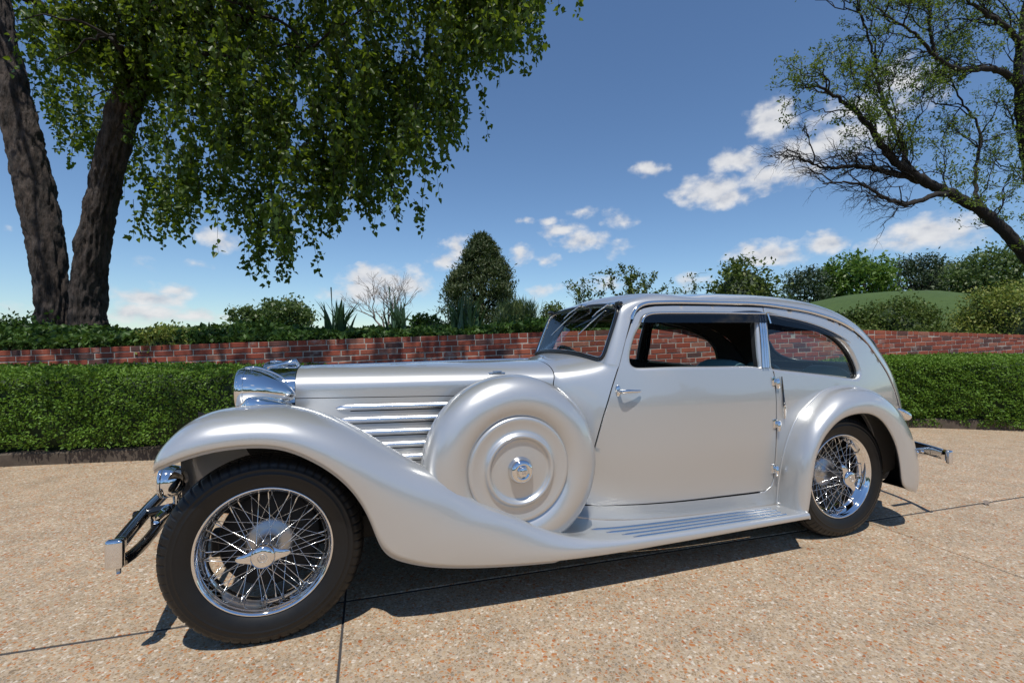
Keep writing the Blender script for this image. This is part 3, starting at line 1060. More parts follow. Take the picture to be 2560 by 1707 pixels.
bulge = np.interp(np.linspace(0, 1, ns), [0, .08, .2, .5, .7, .8, 1], [.004, .02, .026, .028, .022, .014, .008])
# bezier crown -> lip
D = L_ - C_
P1 = C_ + np.column_stack([D[:, 0] * .02, (np.maximum(L_[:, 1] + bulge - C_[:, 1], .004)) * .72, D[:, 2] * .02])
L_ = L_ + np.column_stack([np.zeros(ns), bulge * .45, np.zeros(ns)])
P2 = L_ + np.column_stack([-D[:, 0] * .50, bulge * .55, -D[:, 2] * .52])
for a in np.linspace(1, 0, 28):
    rows.append((1 - a) ** 3 * C_ + 3 * (1 - a) ** 2 * a * P1 + 3 * (1 - a) * a * a * P2 + a ** 3 * L_)
D = I_ - C_
Q1 = C_ + np.column_stack([np.zeros(ns), D[:, 1] * .45, np.zeros(ns)])
Q2 = I_ + np.column_stack([-D[:, 0] * .3, -D[:, 1] * .25, -D[:, 2] * .35])
for a in np.linspace(0, 1, 20)[1:]:
    rows.append((1 - a) ** 3 * C_ + 3 * (1 - a) ** 2 * a * Q1 + 3 * (1 - a) * a * a * Q2 + a ** 3 * I_)
rows = np.array(rows)
# turned-under edge at the lip
und = L_ + np.column_stack([np.zeros(ns), np.full(ns, -.012), np.full(ns, .002)])
und2 = und + np.column_stack([np.zeros(ns), np.full(ns, -.004), np.full(ns, .018)])
full = np.concatenate([und2[None], und[None], rows])
WINGS = {}
for s in SIDES:
    WINGS[s] = cpart('front_wing', (full.reshape(-1, 3), gfaces(len(full), ns)), 'silver_paint', side=s)
    inn = rows.copy()
    inn[..., 2] -= .012
    inn[..., 1] -= .010
    sel = slice(0, 118)
    cpart('wing_underside', (inn[:, sel].reshape(-1, 3), gfaces(len(inn), 118)), 'drum_paint', WINGS[s], side=s)
    # valance between wing and bonnet
    va = I_[:118]
    vb = va.copy()
    vb[:, 2] = np.minimum(.50, va[:, 2] - .05)
    vb[:, 1] -= .02
    cpart('valance', (np.vstack([va, vb]), gfaces(2, 118)), 'silver_paint', WINGS[s], side=s)
    vt = va.copy()
    vt[:, 1] = np.minimum(HB(np.clip(va[:, 0], .0, 1.3)) + .005, va[:, 1])
    vt[:, 2] -= .04
    cpart('valance', (np.vstack([va, vt]), gfaces(2, 118)), 'silver_paint', WINGS[s], side=s)
    # running-board rubbing strips
    for (u0, v0, u1, v1) in ((1.41, .663, 2.50, .692), (1.467, .708, 2.505, .722), (1.528, .748, 2.50, .753), (1.567, .785, 2.507, .784)):
        us = np.linspace(u0, u1, 40)
        vv = np.interp(us, [u0, u1], [v0, v1])
        zz = np.interp(us, C_[:, 0], C_[:, 2]) - .0005
        rr = []
        for th in np.linspace(0, np.pi, 6):
            rr.append(np.column_stack([us, vv + .0055 * math.cos(th), zz + .0065 * math.sin(th) * np.clip((us - u0 + .002) / .03, .1, 1)]))
        cpart('tread_strip', (np.array(rr).reshape(-1, 3), gfaces(6, 40)), 'polished_alloy', WINGS[s], side=s)

# ---- rear wings
RW = [  # bead at body (u,z,v) | crown | lip
    ((2.597, .205, .640), (2.592, .192, .765), (2.650, .192, .792)),
    ((2.600, .300, .642), (2.602, .295, .765), (2.668, .300, .797)),
    ((2.610, .400, .645), (2.616, .400, .765), (2.682, .410, .799)),
    ((2.637, .530, .652), (2.650, .535, .762), (2.712, .525, .80)),
    ((2.711, .685, .650), (2.725, .680, .758), (2.772, .620, .80)),
    ((2.821, .782, .646), (2.835, .772, .755), (2.855, .688, .80)),
    ((2.926, .844, .642), (2.940, .826, .752), (2.950, .724, .80)),
    ((3.033, .869, .640), (3.045, .848, .750), (3.052, .733, .80)),
    ((3.165, .871, .636), (3.165, .842, .748), (3.136, .722, .80)),
    ((3.295, .848, .618), (3.285, .812, .742), (3.210, .688, .80)),
    ((3.420, .792, .592), (3.400, .760, .736), (3.272, .630, .80)),
    ((3.540, .705, .565), (3.510, .690, .730), (3.326, .552, .80)),
    ((3.640, .590, .545), (3.610, .598, .726), (3.360, .466, .80)),
    ((3.705, .465, .530), (3.680, .490, .724), (3.378, .384, .80)),
    ((3.735, .350, .525), (3.718, .372, .724), (3.392, .315, .798)),
    ((3.725, .270, .525), (3.712, .285, .724), (3.420, .275, .795)),
    ((3.680, .228, .530), (3.672, .232, .726), (3.480, .245, .785)),
    ((3.610, .214, .540), (3.608, .214, .728), (3.540, .226, .775)),
]
A = np.array([[*w[0], *w[1], *w[2]] for w in RW], float)
ns = 120
Rs = nspline(A, ns)
B_, C2, L2 = Rs[:, [0, 2, 1]], Rs[:, [3, 5, 4]], Rs[:, [6, 8, 7]]
rows = []
D = L2 - C2
bul = np.interp(np.linspace(0, 1, ns), [0, .2, .6, .85, 1], [.012, .030, .028, .02, .006])
P1 = np.column_stack([C2[:, 0] * 1.0, L2[:, 1] + bul * .7, C2[:, 2] * 1.0])
P1 = C2 + np.column_stack([D[:, 0] * .12, (L2[:, 1] + bul - C2[:, 1]) * .85, D[:, 2] * .12])
P2 = L2 + np.column_stack([-D[:, 0] * .45, bul * 1.1, -D[:, 2] * .45])
P0 = B_
KK = np.column_stack([L2[:, 0] + (B_[:, 0] - L2[:, 0]) * 1.04, L2[:, 1] + bul * 1.6, L2[:, 2] + (B_[:, 2] - L2[:, 2]) * 1.04])
P1 = B_ + (KK - B_) * .60
P2 = L2 + (KK - L2) * .56
for a in np.linspace(1, 0, 40):
    rows.append((1 - a) ** 3 * P0 + 3 * (1 - a) ** 2 * a * P1 + 3 * (1 - a) * a * a * P2 + a ** 3 * L2)
rows = np.array(rows)
und = L2 + [0, -.010, 0]
und2 = und + np.column_stack([(L2[:, 0] - 3.03) * .04, np.full(ns, -.004), (L2[:, 2] - .36) * .04])
full = np.concatenate([und2[None], und[None], rows])
for s in SIDES:
    rwg = cpart('rear_wing', (full.reshape(-1, 3), gfaces(len(full), ns)), 'silver_paint', side=s)
    inn = 3.03 * 0 + rows.copy()
    inn[..., 0] = 3.03 + (inn[..., 0] - 3.03) * .985
    inn[..., 2] = .36 + (inn[..., 2] - .36) * .985
    inn[..., 1] -= .008
    cpart('wing_underside', (inn.reshape(-1, 3), gfaces(len(inn), ns)), 'underbody_black', rwg, side=s)
    bead = B_.copy()
    bead[:, 1] = np.maximum(bead[:, 1], WS(bead[:, 0], bead[:, 2])) + .003
    cpart('piping', tube(bead[:int(ns * .62)], .0055, 8), 'silver_paint', rwg, side=s)
    # end of the running board against the wing
    bp_ = np.array([(2.595, .650, .228), (2.615, .70, .226), (2.632, .755, .226), (2.638, .79, .222), (2.642, .806, .210), (2.645, .808, .19)])
    cpart('piping', tube(nspline(bp_, 20), .006, 8), 'silver_paint', rwg, side=s)

# ---- wheels
def make_tyre(R_=.362):
    half = [(-.004, .236), (.006, .248), (.0165, .268), (.0215, .288), (.0215, .2945), (.0228, .296), (.0228, .299), (.0212, .3005), (.0190, .313), (.0200, .315), (.0195, .318), (.0150, .322), (.013, .330), (.009, .339), (.001, .3475), (-.008, .3545), (-.018, .3585), (-.0185, .3545), (-.0225, .3545), (-.023, .3595), (-.038, .3610), (-.0385, .3565), (-.0425, .3565), (-.043, .3615), (-.0575, .362)]
    prof = half + [(-.115 - v, r) for v, r in half[:-1]][::-1]
    nb_, seg = 62, 8
    n = nb_ * seg
    prof = np.array(prof)
    prof[:, 1] *= R_ / .362
    th = np.linspace(0, 2 * np.pi, n, endpoint=False)
    r = np.broadcast_to(prof[None, :, 1], (n, len(prof))).copy()
    v = np.broadcast_to(prof[None, :, 0], (n, len(prof))).copy()
    groove = (np.arange(n) % seg) == 0
    for j in range(len(prof)):
        if prof[j, 1] > .328 * R_ / .362:
            r[groove, j] -= .0045
            if prof[j, 1] < .356 * R_ / .362:
                v[groove, j] -= np.sign(prof[j, 0] + .0575) * .003
    V = np.stack([r * np.cos(th)[:, None], v, r * np.sin(th)[:, None]], -1)
    return V.reshape(-1, 3), gfaces(n, len(prof), True, False)


RIM = [(-.014, .236), (-.003, .2445), (.003, .2455), (.0075, .2425), (.0065, .238), (-.002, .2335), (-.010, .2285), (-.014, .2245), (-.034, .2215), (-.043, .2125), (-.050, .2085), (-.072, .2085), (-.080, .2125), (-.090, .2215), (-.104, .2245), (-.112, .2325), (-.118, .2445), (-.116, .250)]
HUB = [(-.118, .0), (-.118, .090), (-.112, .092), (-.106, .089), (-.098, .078), (-.091, .058), (-.086, .034), (-.05, .029), (.010, .030), (.018, .040), (.027, .041), (.030, .038), (.030, 0)]
DRUM = [(-.190, .0), (-.190, .188), (-.150, .190), (-.128, .188), (-.122, .182), (-.120, .10), (-.115, .08), (-.115, 0)]
CAP = [(.026, .0405), (.030, .0435), (.052, .0430), (.058, .0405), (.061, .036), (.0625, .0345), (.0630, .018), (.0632, .0)]


def spoke_path(r0, v0, r1, v1, dphi):
    a = np.array([r0, v0, 0.0])
    b_ = np.array([r1 * math.cos(dphi), v1, r1 * math.sin(dphi)])
    d = (b_ - a) / np.linalg.norm(b_ - a)
    return np.array([a - d * .004, a + d * .02, a + (b_ - a) * .5, b_ - d * .026, b_ - d * .024, b_])


def spoke_mesh(nm, *a):
    P = spoke_path(*a)
    V, F = tube(P, [.0015, .0014, .0013, .0013, .0026, .0030], 6)
    V = V.copy()
    V[:, 1] *= -1
    return raw_mesh(nm, V, [f[::-1] for f in F], 'polished_alloy')


SPK = [spoke_mesh('spoke_outer_a', .040, .022, .2095, -.052, R(33)), spoke_mesh('spoke_outer_b', .040, .026, .2095, -.052, R(-33)),
       spoke_mesh('spoke_inner_a', .080, -.100, .2210, -.036, R(36)), spoke_mesh('spoke_inner_b', .080, -.108, .2210, -.036, R(-36))]


def tag_text(body, size, parent, loc, mat, side=1, name='emblem'):
    cu = bpy.data.curves.new(name, 'FONT')
    cu.body = body
    cu.size = size
    cu.align_x = 'CENTER'
    cu.align_y = 'CENTER'
    cu.extrude = .0008
    tmp = bpy.data.objects.new('tmp', cu)
    COL.objects.link(tmp)
    dg = bpy.context.evaluated_depsgraph_get()
    me = bpy.data.meshes.new_from_object(tmp.evaluated_get(dg))
    bpy.data.objects.remove(tmp)
    me.materials.clear()
    me.materials.append(MAT[mat])
    o = link_obj(name, me, parent, loc)
    o.rotation_euler = (R(90), 0, 0)
    return o


def ring_poly(n, r, w, v, h=.0012):
    th = np.linspace(0, 2 * np.pi, n, endpoint=False)
    rows_ = [np.column_stack([q * np.cos(th), np.full(n, v + hh), q * np.sin(th)]) for q, hh in ((r, 0), (r, h), (r - w, h), (r - w, 0))]
    return np.array(rows_).reshape(-1, 3), gfaces(4, n, False, True)


def ear(L=.092, w0=.030, w1=.0125):
    """two-eared knock-on nut"""
    parts = []
    for sg in (1, -1):
        xs = np.array([.030, .045, .060, .075, .086, .0925]) * L / .092
        hw = np.array([.034, .024, .0175, .0150, .0115, .004])
        vv = np.array([.040, .044, .046, .046, .044, .042])
        tk = np.array([.010, .009, .0075, .006, .005, .002])
        rows_ = []
        for th in np.linspace(0, 2 * np.pi, 12, endpoint=False):
            rows_.append(np.column_stack([sg * xs, vv + tk * math.sin(th), hw * math.cos(th)]))
        parts.append((np.array(rows_).reshape(-1, 3), gfaces(12, 6, True, False)))
    return join(*parts)


def make_wheel(u, side, spin=0.0, tilt=0.0, detail=True, steer=0.0):
    w = empty('wheel', (u, -side * .700, .354), parent=car)
    ty = cpart('tyre', make_tyre(), 'tyre_rubber', w, side=side)
    cpart('rim', lathe(RIM, 96), 'chrome', w, side=side)
    cpart('hub', lathe(HUB, 40), 'satin_alloy', w, side=side)
    cpart('brake_drum', lathe(DRUM, 48), 'underbody_black', w, side=side)
    if detail:
        for q, me in enumerate(SPK):
            nq = 12 if q < 2 else 18
            for k in range(nq):
                ang = 2 * math.pi * k / nq + spin + (R(6) if q >= 2 else 0) + (R(15 if q < 2 else 10) if q % 2 else 0)
                o = link_obj('spoke', me, w)
                o.rotation_euler = (0, ang, 0)
                if side < 0:
                    o.scale = (1, -1, 1)
    else:
        parts = []
        for k in range(18):
            for q, a_ in enumerate(((.040, .022, .2095, -.052, R(33)), (.080, -.1, .2210, -.036, R(-36)))):
                V, F = tube(spoke_path(*a_), [.0017, .0017, .0016, .0016, .003, .0034], 5)
                an = 2 * math.pi * k / 18
                Rm = np.array([[math.cos(an), 0, -math.sin(an)], [0, 1, 0], [math.sin(an), 0, math.cos(an)]])
                parts.append((V @ Rm.T, F))
        cpart('spoke_set', join(*parts), 'polished_alloy', w, side=side)
    V, F = ear()
    an = tilt
    Rm = np.array([[math.cos(an), 0, -math.sin(an)], [0, 1, 0], [math.sin(an), 0, math.cos(an)]])
    cpart('spinner_nut', join((V @ Rm.T, F), lathe(CAP, 40)), 'chrome', w, side=side)
    if detail:
        cpart('emblem_ring', ring_poly(6, .0175, .0016, .0630), 'satin_alloy', w, side=side)
        tag_text('SS', .019, w, (0, -.0636, 0), 'satin_alloy')
    return w


make_wheel(0.0, 1, R(4), R(2))
make_wheel(3.023, 1, R(17), R(122))
make_wheel(0.0, -1, detail=False)
make_wheel(3.023, -1, detail=False)

# ---- spare wheel in its cover on the near front wing
SPV = [(.52, .385), (.56, .398), (.60, .4055), (.65, .408), (.69, .404), (.725, .388), (.750, .360), (.764, .325), (.768, .292), (.763, .262), (.754, .245), (.7485, .237), (.746, .232)]
for s in SIDES:
    spare = empty('spare_wheel', (1.014, 0, .587), parent=car)
    cpart('cover', lathe(SPV, 128), 'silver_paint', spare, side=s)
    cpart('cover_seam', lathe([(.588, .4045), (.592, .4085), (.597, .4095), (.602, .4085), (.606, .405)], 128), 'silver_paint', spare, side=s)
    DISC = [(.742, .2335), (.7495, .2335), (.7565, .2295), (.7595, .222), (.7580, .212), (.7550, .200), (.7535, .178), (.7545, .166), (.7595, .160), (.7675, .1565), (.7720, .1505), (.7720, .1450), (.7680, .1395), (.7600, .1355), (.7555, .131), (.7545, .120), (.7570, .090), (.7590, .060), (.7590, .050)]
    cpart('disc', lathe(DISC, 128), 'silver_paint', spare, side=s)
    CAP2 = [(.757, .0585), (.761, .0585), (.765, .0560), (.772, .0535), (.784, .0515), (.792, .0455), (.797, .0365), (.7975, .0290), (.7960, .0285), (.7960, .0)]
    cap = cpart('cap', lathe(CAP2, 48), 'chrome', spare, side=s)
    cpart('cap_nut', lathe([(.795, .0235), (.8010, .0230), (.8035, .0195), (.8040, .0)], 6), 'chrome', cap, side=s)
    if s > 0:
        tag_text('SS', .022, cap, (0, -.8046, 0), 'satin_alloy')
        o_ = cap.children[-1] if len(cap.children) else None
    cpart('tyre', lathe([(.50, .30), (.50, .37), (.53, .385), (.60, .385), (.70, .37)], 64), 'tyre_rubber', spare, side=s)
# bonnet catch seen above the spare wheel
for s in SIDES:
    cpart('bonnet_catch', join(rbox((1.02, .385, .985), (.09, .014, .010), .004), rbox((1.02, .392, .993), (.05, .012, .010), .004)), 'chrome', side=s)

# ---- radiator shell
rad = empty('radiator', parent=car)
us = [.056, .02, -.03, -.070, -.088, -.098, -.100, -.094, -.080]
sc_ = [1.012, 1.012, 1.010, 1.004, .992, .972, .945, .915, .895]
rw_ = []
for u, k in zip(us, sc_):
    S = bonnet_sec(.05, part='all', zbot=.42)
    c0 = np.array([0, .70])
    S2 = c0 + (S - c0) * k
    S2[0, 0] = 0
    rw_.append(np.column_stack([np.full(len(S2), u + .02 * (1.0 - S2[:, 1]) * 0), S2]))
rw_ = np.array(rw_)
for s in SIDES:
    cpart('shell', (rw_.reshape(-1, 3), gfaces(len(us), rw_.shape[1])), 'chrome', rad, side=s)
for k in range(-9, 10):
    v = k * .0215
    zt_ = .965 - .10 * (abs(v) / .2) ** 3
    cpart('grille_bar', rbox((-.088, v, (.42 + zt_) / 2), (.02, .008, zt_ - .42), .003, 2), 'chrome', rad)
cpart('core', box((-.06, 0, .70), (.02, .40, .55)), 'underbody_black', rad)
# cap with low streamlined wings
capx = []
for (u, zc, a, b_) in [(-.098, 1.020, .010, .008), (-.080, 1.026, .020, .012), (-.050, 1.030, .026, .014), (-.015, 1.036, .026, .016), (.020, 1.043, .022, .018), (.036, 1.046, .018, .018), (.044, 1.036, .014, .016), (.056, 1.024, .008, .006)]:
    th = np.linspace(0, 2 * np.pi, 16, endpoint=False)
    capx.append(np.column_stack([np.full(16, u), a * np.cos(th), zc + b_ * np.sin(th)]))
cpart('cap', (np.array(capx).reshape(-1, 3), gfaces(8, 16, False, True)), 'chrome', rad)
cpart('cap_base', tube([(-.02, 0, 1.012), (-.02, 0, 1.030)], [.034, .028], 20), 'chrome', rad)
V, F = tube([(-.02, 0, 1.018), (-.02, 0, 1.026)], [.036, .036], 24)
cpart('cap_collar', (V, F), 'polished_alloy', rad)


# ---- lamps
def lathe_u(prof, c, n=48, droop=0.0, sv=1.0):
    prof = np.asarray(prof, float)
    th = np.linspace(0, 2 * np.pi, n, endpoint=False)
    V = np.stack([np.broadcast_to(prof[:, 0][:, None], (len(prof), n)), sv * prof[:, 1][:, None] * np.cos(th)[None], prof[:, 1][:, None] * np.sin(th)[None]], -1)
    V = V.copy()
    dz = -droop * np.clip((prof[:, 0] + .10) / .17, 0, 1) ** 1.3
    V[..., 2] += dz[:, None]
    return V.reshape(-1, 3) + np.asarray(c, float), gfaces(len(prof), n, False, True)


for s in SIDES:
    lamp = empty('headlamp', parent=car)
    c = (0, .335, .938)
    cpart('shell', lathe_u([(-.128, .0945), (-.100, .0940), (-.070, .0885), (-.035, .0775), (.0, .0620), (.030, .0440), (.052, .0270), (.066, .0125), (.072, .0)], c, 56, .030), 'chrome', lamp, side=s)
    cpart('rim', lathe_u([(-.1285, .0925), (-.1285, .0962), (-.134, .0968), (-.148, .0950), (-.160, .0900), (-.164, .0850), (-.160, .0810)], c, 56), 'chrome', lamp, side=s)
    cpart('lens', lathe_u([(-.161, .0830), (-.170, .06), (-.175, .03), (-.176, .0)], c, 40), 'lamp_glass', lamp, side=s)
    cpart('reflector', lathe_u([(-.155, .083), (-.13, .07), (-.105, .04), (-.098, .0)], c, 32), 'polished_alloy', lamp, side=s)
    # ridge along the top
    cpart('ridge', tube(nspline([(-.135, .335, 1.036), (-.09, .335, 1.036), (-.04, .335, 1.020), (.01, .335, .992), (.04, .335, .962)], 20), np.interp(np.linspace(0, 1, 20), [0, .15, .8, 1], [.006, .0075, .005, .002]), 8), 'chrome', lamp, side=s)
    pod = []
    th = np.linspace(0, 2 * np.pi, 32, endpoint=False)
    pu = np.linspace(-.188, .068, 26)
    zt_ = pch([-.188, -.146, -.107, -.04, .03, .068], [.858, .882, .917, .904, .880, .858])(pu)
    bw_ = pch([-.188, -.146, -.107, -.04, .03, .068], [.012, .060, .092, .104, .075, .015])(pu)
    for u_, z_, b_ in zip(pu, zt_, bw_):
        pod.append([(u_, .355 + k_ * b_, .842 + h_ * (z_ - .842)) for k_, h_ in ((1.0, 0), (.985, .3), (.95, .6), (.88, .85), (.78, .97), (.66, 1.0), (.4, .98), (0, .95), (-.4, .98), (-.66, 1.0), (-.88, .8), (-1.0, 0))])
    pod = np.array(pod)
    cpart('pedestal', (pod.reshape(-1, 3), gfaces(26, 12)), 'chrome', lamp, side=s)
    gk = np.vstack([pod[:, 0], pod[::-1, -1]])
    cpart('pedestal_gasket', tube(gk + [0, 0, .010], .007, 6, closed=True), 'gasket_rubber', lamp, side=s)
    # driving lamp on the bumper irons
    dl_ = empty('driving_lamp', parent=car)
    c = (-.368, .46, .592)
    prof = [(-.052, .0), (-.050, .03), (-.044, .052), (-.040, .060), (-.034, .0635), (-.026, .0645), (-.005, .0635), (.018, .056), (.036, .042), (.047, .024), (.052, .0)]
    cpart('shell', lathe_u(prof[3:], c, 40), 'chrome', dl_, side=s)
    cpart('lens', lathe_u(prof[:4], c, 40), 'lamp_glass', dl_, side=s)
    cpart('rim', lathe_u([(-.042, .0585), (-.042, .064), (-.036, .0665), (-.028, .0655), (-.027, .062)], c, 40), 'chrome', dl_, side=s)
    cpart('stalk', tube([(-.36, .46, .545), (-.36, .46, .505), (-.34, .45, .47)], [.016, .012, .014], 12), 'chrome', dl_, side=s)

# ---- front bumper: two blades joined by bright end caps
fb = empty('front_bumper', parent=car)


def blade(path, h, w):
    P = np.asarray(path, float)
    k = len(P)
    T = np.gradient(P, axis=0)
    T /= np.linalg.norm(T, axis=1)[:, None]
    nrm = np.cross(T, [0, 0, 1.0])
    nrm /= np.linalg.norm(nrm, axis=1)[:, None]
    rows_ = []
    for th in np.linspace(0, 2 * np.pi, 20, endpoint=False):
        c_, s_ = math.cos(th), math.sin(th)
        cx = math.copysign(abs(c_) ** .5, c_) * w / 2
        cz = math.copysign(abs(s_) ** .5, s_) * h / 2
        rows_.append(P + nrm * cx + np.array([0, 0, cz]))
    V = np.array(rows_).transpose(1, 0, 2).reshape(-1, 3)
    F = gfaces(k, 20, False, True)
    F.append(list(range(20))[::-1])
    F.append(list(range((k - 1) * 20, k * 20)))
    return V, F


vv = np.linspace(-.685, .685, 41)
uu = -.470 - .065 * (1 - np.abs(vv / .7) ** 1.5)
cpart('blade', blade(np.column_stack([uu, vv, np.full(41, .432)]), .046, .040), 'black_enamel', fb)
cpart('blade', blade(np.column_stack([uu + .045 * np.clip(1 - (np.abs(vv) / .68) ** 8, 0, 1), vv, np.full(41, .370)]), .036, .030), 'black_enamel', fb)
for s in SIDES:
    cpart('end_cap', rbox((-.478, .688, .408), (.056, .030, .104), .012, 4), 'chrome', fb, side=s)
    cpart('end_bolt', tube([(-.470, .680, .36), (-.470, .680, .335)], [.009, .007], 8), 'satin_alloy', fb, side=s)
    cpart('bracket', join(tube([(-.545, .34, .43), (-.44, .36, .45), (-.30, .38, .47), (-.1, .38, .48)], [.018, .018, .022, .026], 12), rbox((-.47, .35, .41), (.03, .03, .10), .008)), 'black_enamel', fb, side=s)
    cpart('shackle', tube([(-.42, .36, .452), (-.42, .50, .452)], [.020, .016], 12), 'chrome', fb, side=s)
    cpart('lamp_bar', tube([(-.36, -.47, .49), (-.36, .47, .49)] if s > 0 else [(-.36, -.1, .40), (-.36, .1, .40)], [.014, .014], 10), 'black_enamel', fb)

rb = empty('rear_bumper', parent=car)
vv = np.linspace(-.735, .735, 41)
uu = 3.895 + .21 * (1 - (vv / .75) ** 2) ** .8
cpart('blade', blade(np.column_stack([uu, vv, np.full(41, .405)]), .070, .030), 'chrome', rb)
for s in SIDES:
    cpart('end_cap', rbox((3.915, .742, .402), (.034, .030, .086), .010, 4), 'chrome', rb, side=s)
    cpart('bracket', rbox((3.88, .60, .405), (.18, .012, .055), .004), 'polished_alloy', rb, side=s)
    for k in (0, 1):
        cpart('bolt', lathe([(.605, .009), (.612, .008), (.615, .0)], 10)[0:1][0] is not None and ((lathe([(.605, .010), (.613, .008), (.616, .0)], 12)[0] + [3.84 + .05 * k, 0, .408]), lathe([(.605, .010), (.613, .008), (.616, .0)], 12)[1]), 'chrome', rb, side=s)
    tl = empty('tail_lamp', parent=car)
    c = (3.70, .612, .668)
    V, F = lathe_u([(-.07, .0), (-.06, .010), (-.03, .020), (.0, .026), (.03, .028), (.038, .027)], (0, 0, 0), 24)
    a_ = R(32)
    Rm = np.array([[math.cos(a_), 0, math.sin(a_)], [0, 1, 0], [-math.sin(a_), 0, math.cos(a_)]])
    cpart('shell', (V @ Rm.T + c, F), 'chrome', tl, side=s)
    V, F = lathe_u([(.038, .026), (.046, .022), (.050, .0)], (0, 0, 0), 24)
    cpart('lens', (V @ Rm.T + c, F), 'red_lens', tl, side=s)

# ---- underbody, so that daylight does not leak through
ub = empty('chassis', parent=car)
cpart('floor_pan', box((1.75, 0, .235), (1.1, .90, .03)), 'underbody_black', ub)
cpart('floor_pan', box((2.85, 0, .232), (1.1, 1.14, .03)), 'underbody_black', ub)
cpart('bulkhead', box((1.34, 0, .66), (.02, .74, .66)), 'underbody_black', ub)
cpart('engine_tray', box((.62, 0, .36), (1.45, .60, .10)), 'underbody_black', ub)
for s in SIDES:
    cpart('rail', rbox((1.75, .40, .30), (4.0, .06, .11), .01), 'underbody_black', ub, side=s)
    cpart('inner_wing', (np.array([(-.30, .40, .86), (-.30, .36, .42), (.5, .40, .57), (.5, .38, .30), (1.05, .42, .25), (1.05, .40, .20)]), [[0, 1, 3, 2], [2, 3, 5, 4]]), 'underbody_black', ub, side=s, smooth=False)
    cpart('rear_inner_wing', (np.array([(2.62, .56, .20), (2.62, .56, .86), (3.75, .50, .86), (3.75, .50, .22)]), [[0, 1, 2, 3]]), 'underbody_black', ub, side=s, smooth=False)
for u in (0.0, 3.023):
    cpart('axle', tube([(u, -.6, .33), (u, -.2, .30), (u, .2, .30), (u, .6, .33)], .03, 12), 'underbody_black', ub)
cpart('fuel_tank', rbox((3.75, 0, .42), (.36, .84, .26), .06), 'underbody_black', ub)
cpart('silencer', tube([(1.2, .25, .22), (1.25, .25, .22), (1.9, .25, .22), (1.95, .25, .22)], [.03, .07, .07, .03], 16), 'underbody_black', ub)
cpart('spring_hanger', rbox((3.55, .50, .33), (.30, .05, .05), .01), 'underbody_black', ub)

# ---- inside
dash = empty('dashboard', parent=car)
vv = np.linspace(-.50, .50, 25)
prof = [(1.62, 1.015), (1.68, 1.030), (1.74, 1.030), (1.775, 1.012), (1.78, .96), (1.77, .80)]
V = np.array([[(u - .03 * (v / .5) ** 2 * 0, v, z - .03 * abs(v / .5) ** 3) for v in vv] for u, z in prof])
cpart('panel', (V.reshape(-1, 3), gfaces(len(prof), 25)), 'interior_dark', dash)
sw = empty('steering_wheel', parent=car)
c = np.array([1.835, -.30, .937])
th = np.linspace(0, 2 * np.pi, 48, endpoint=False)
ax1 = np.array([0, 1.0, 0])
ax2 = np.array([-.62, 0, .785])
cpart('wheel_rim', tube(c + .215 * (np.cos(th)[:, None] * ax1 + np.sin(th)[:, None] * ax2), .013, 10, closed=True), 'black_enamel', sw)
for k in range(4):
    a_ = R(45 + 90 * k)
    cpart('spoke', tube([c, c + .212 * (math.cos(a_) * ax1 + math.sin(a_) * ax2)], .006, 6), 'satin_alloy', sw)
cpart('column', tube([c, c + np.array([-.32, 0, -.26])], .02, 10), 'black_enamel', sw)


def seat_back(u, v, w, zb, zt, name_, mat):
    n = 20
    vv_ = np.linspace(-w / 2, w / 2, n)
    rows_ = []
    for (du, z, e_) in [(.02, zb, 1), (-.02, zb + .02, 1), (.0, (zb + zt) / 2, 1), (.06, zt - .05, .99), (.085, zt - .012, .95), (.11, zt, .9), (.14, zt - .012, .95), (.165, zt - .05, .99), (.15, zb, 1)]:
        k = vv_ / (w / 2)
        drop = (1 - np.sqrt(np.clip(1 - np.abs(k) ** 4, 0, 1))) * (.14 if z > zt - .06 else .02)
        rows_.append(np.column_stack([np.full(n, u + du), v + vv_ * e_, z - drop]))
    V = np.array(rows_)
    return V.reshape(-1, 3), gfaces(9, n, True, False)


for s in SIDES:
    st = empty('front_seat', parent=car)
    cpart('backrest', seat_back(2.42, .29, .50, .50, 1.030 if s > 0 else .93, 'b', 'teal_leather'), 'teal_leather', st, side=s)
    cpart('cushion', rbox((2.20, .29, .50), (.48, .48, .16), .05), 'teal_leather', st, side=s)
    rs = empty('rear_seat', parent=car)
    cpart('backrest', seat_back(3.33, .27, .40, .45, .972, 'b', 'teal_leather'), 'teal_leather', rs, side=s)
    cpart('cushion', rbox((2.92, .24, .46), (.42, .46, .14), .05), 'teal_leather', rs, side=s)
    cpart('garnish_rail', tube(side_pt(np.linspace(2.60, 3.22, 20), np.linspace(.985, .917, 20), -.045)[0], .010, 8), 'cream_trim', side=s)
cpart('rear_sill_trim', tube([(3.60, -.40, .978), (3.60, 0, .982), (3.60, .40, .978)], .007, 8), 'cream_trim')
cpart('parcel_shelf', box((3.62, 0, .90), (.3, .80, .02)), 'interior_dark')

# =================================================================== SETTING
# ---- materials of the place
m, t, b = principled('aggregate', (.36, .29, .2), .82)
geo = t.node('ShaderNodeNewGeometry')
pos = geo.outputs['Position']


def vor(scale, rnd=1.0, feature='F1', vec=None):
    n = t.node('ShaderNodeTexVoronoi')
    n.feature = feature
    n.inputs['Scale'].default_value = scale
    n.inputs['Randomness'].default_value = rnd
    t.link(vec if vec is not None else pos, n.inputs['Vector'])
    return n


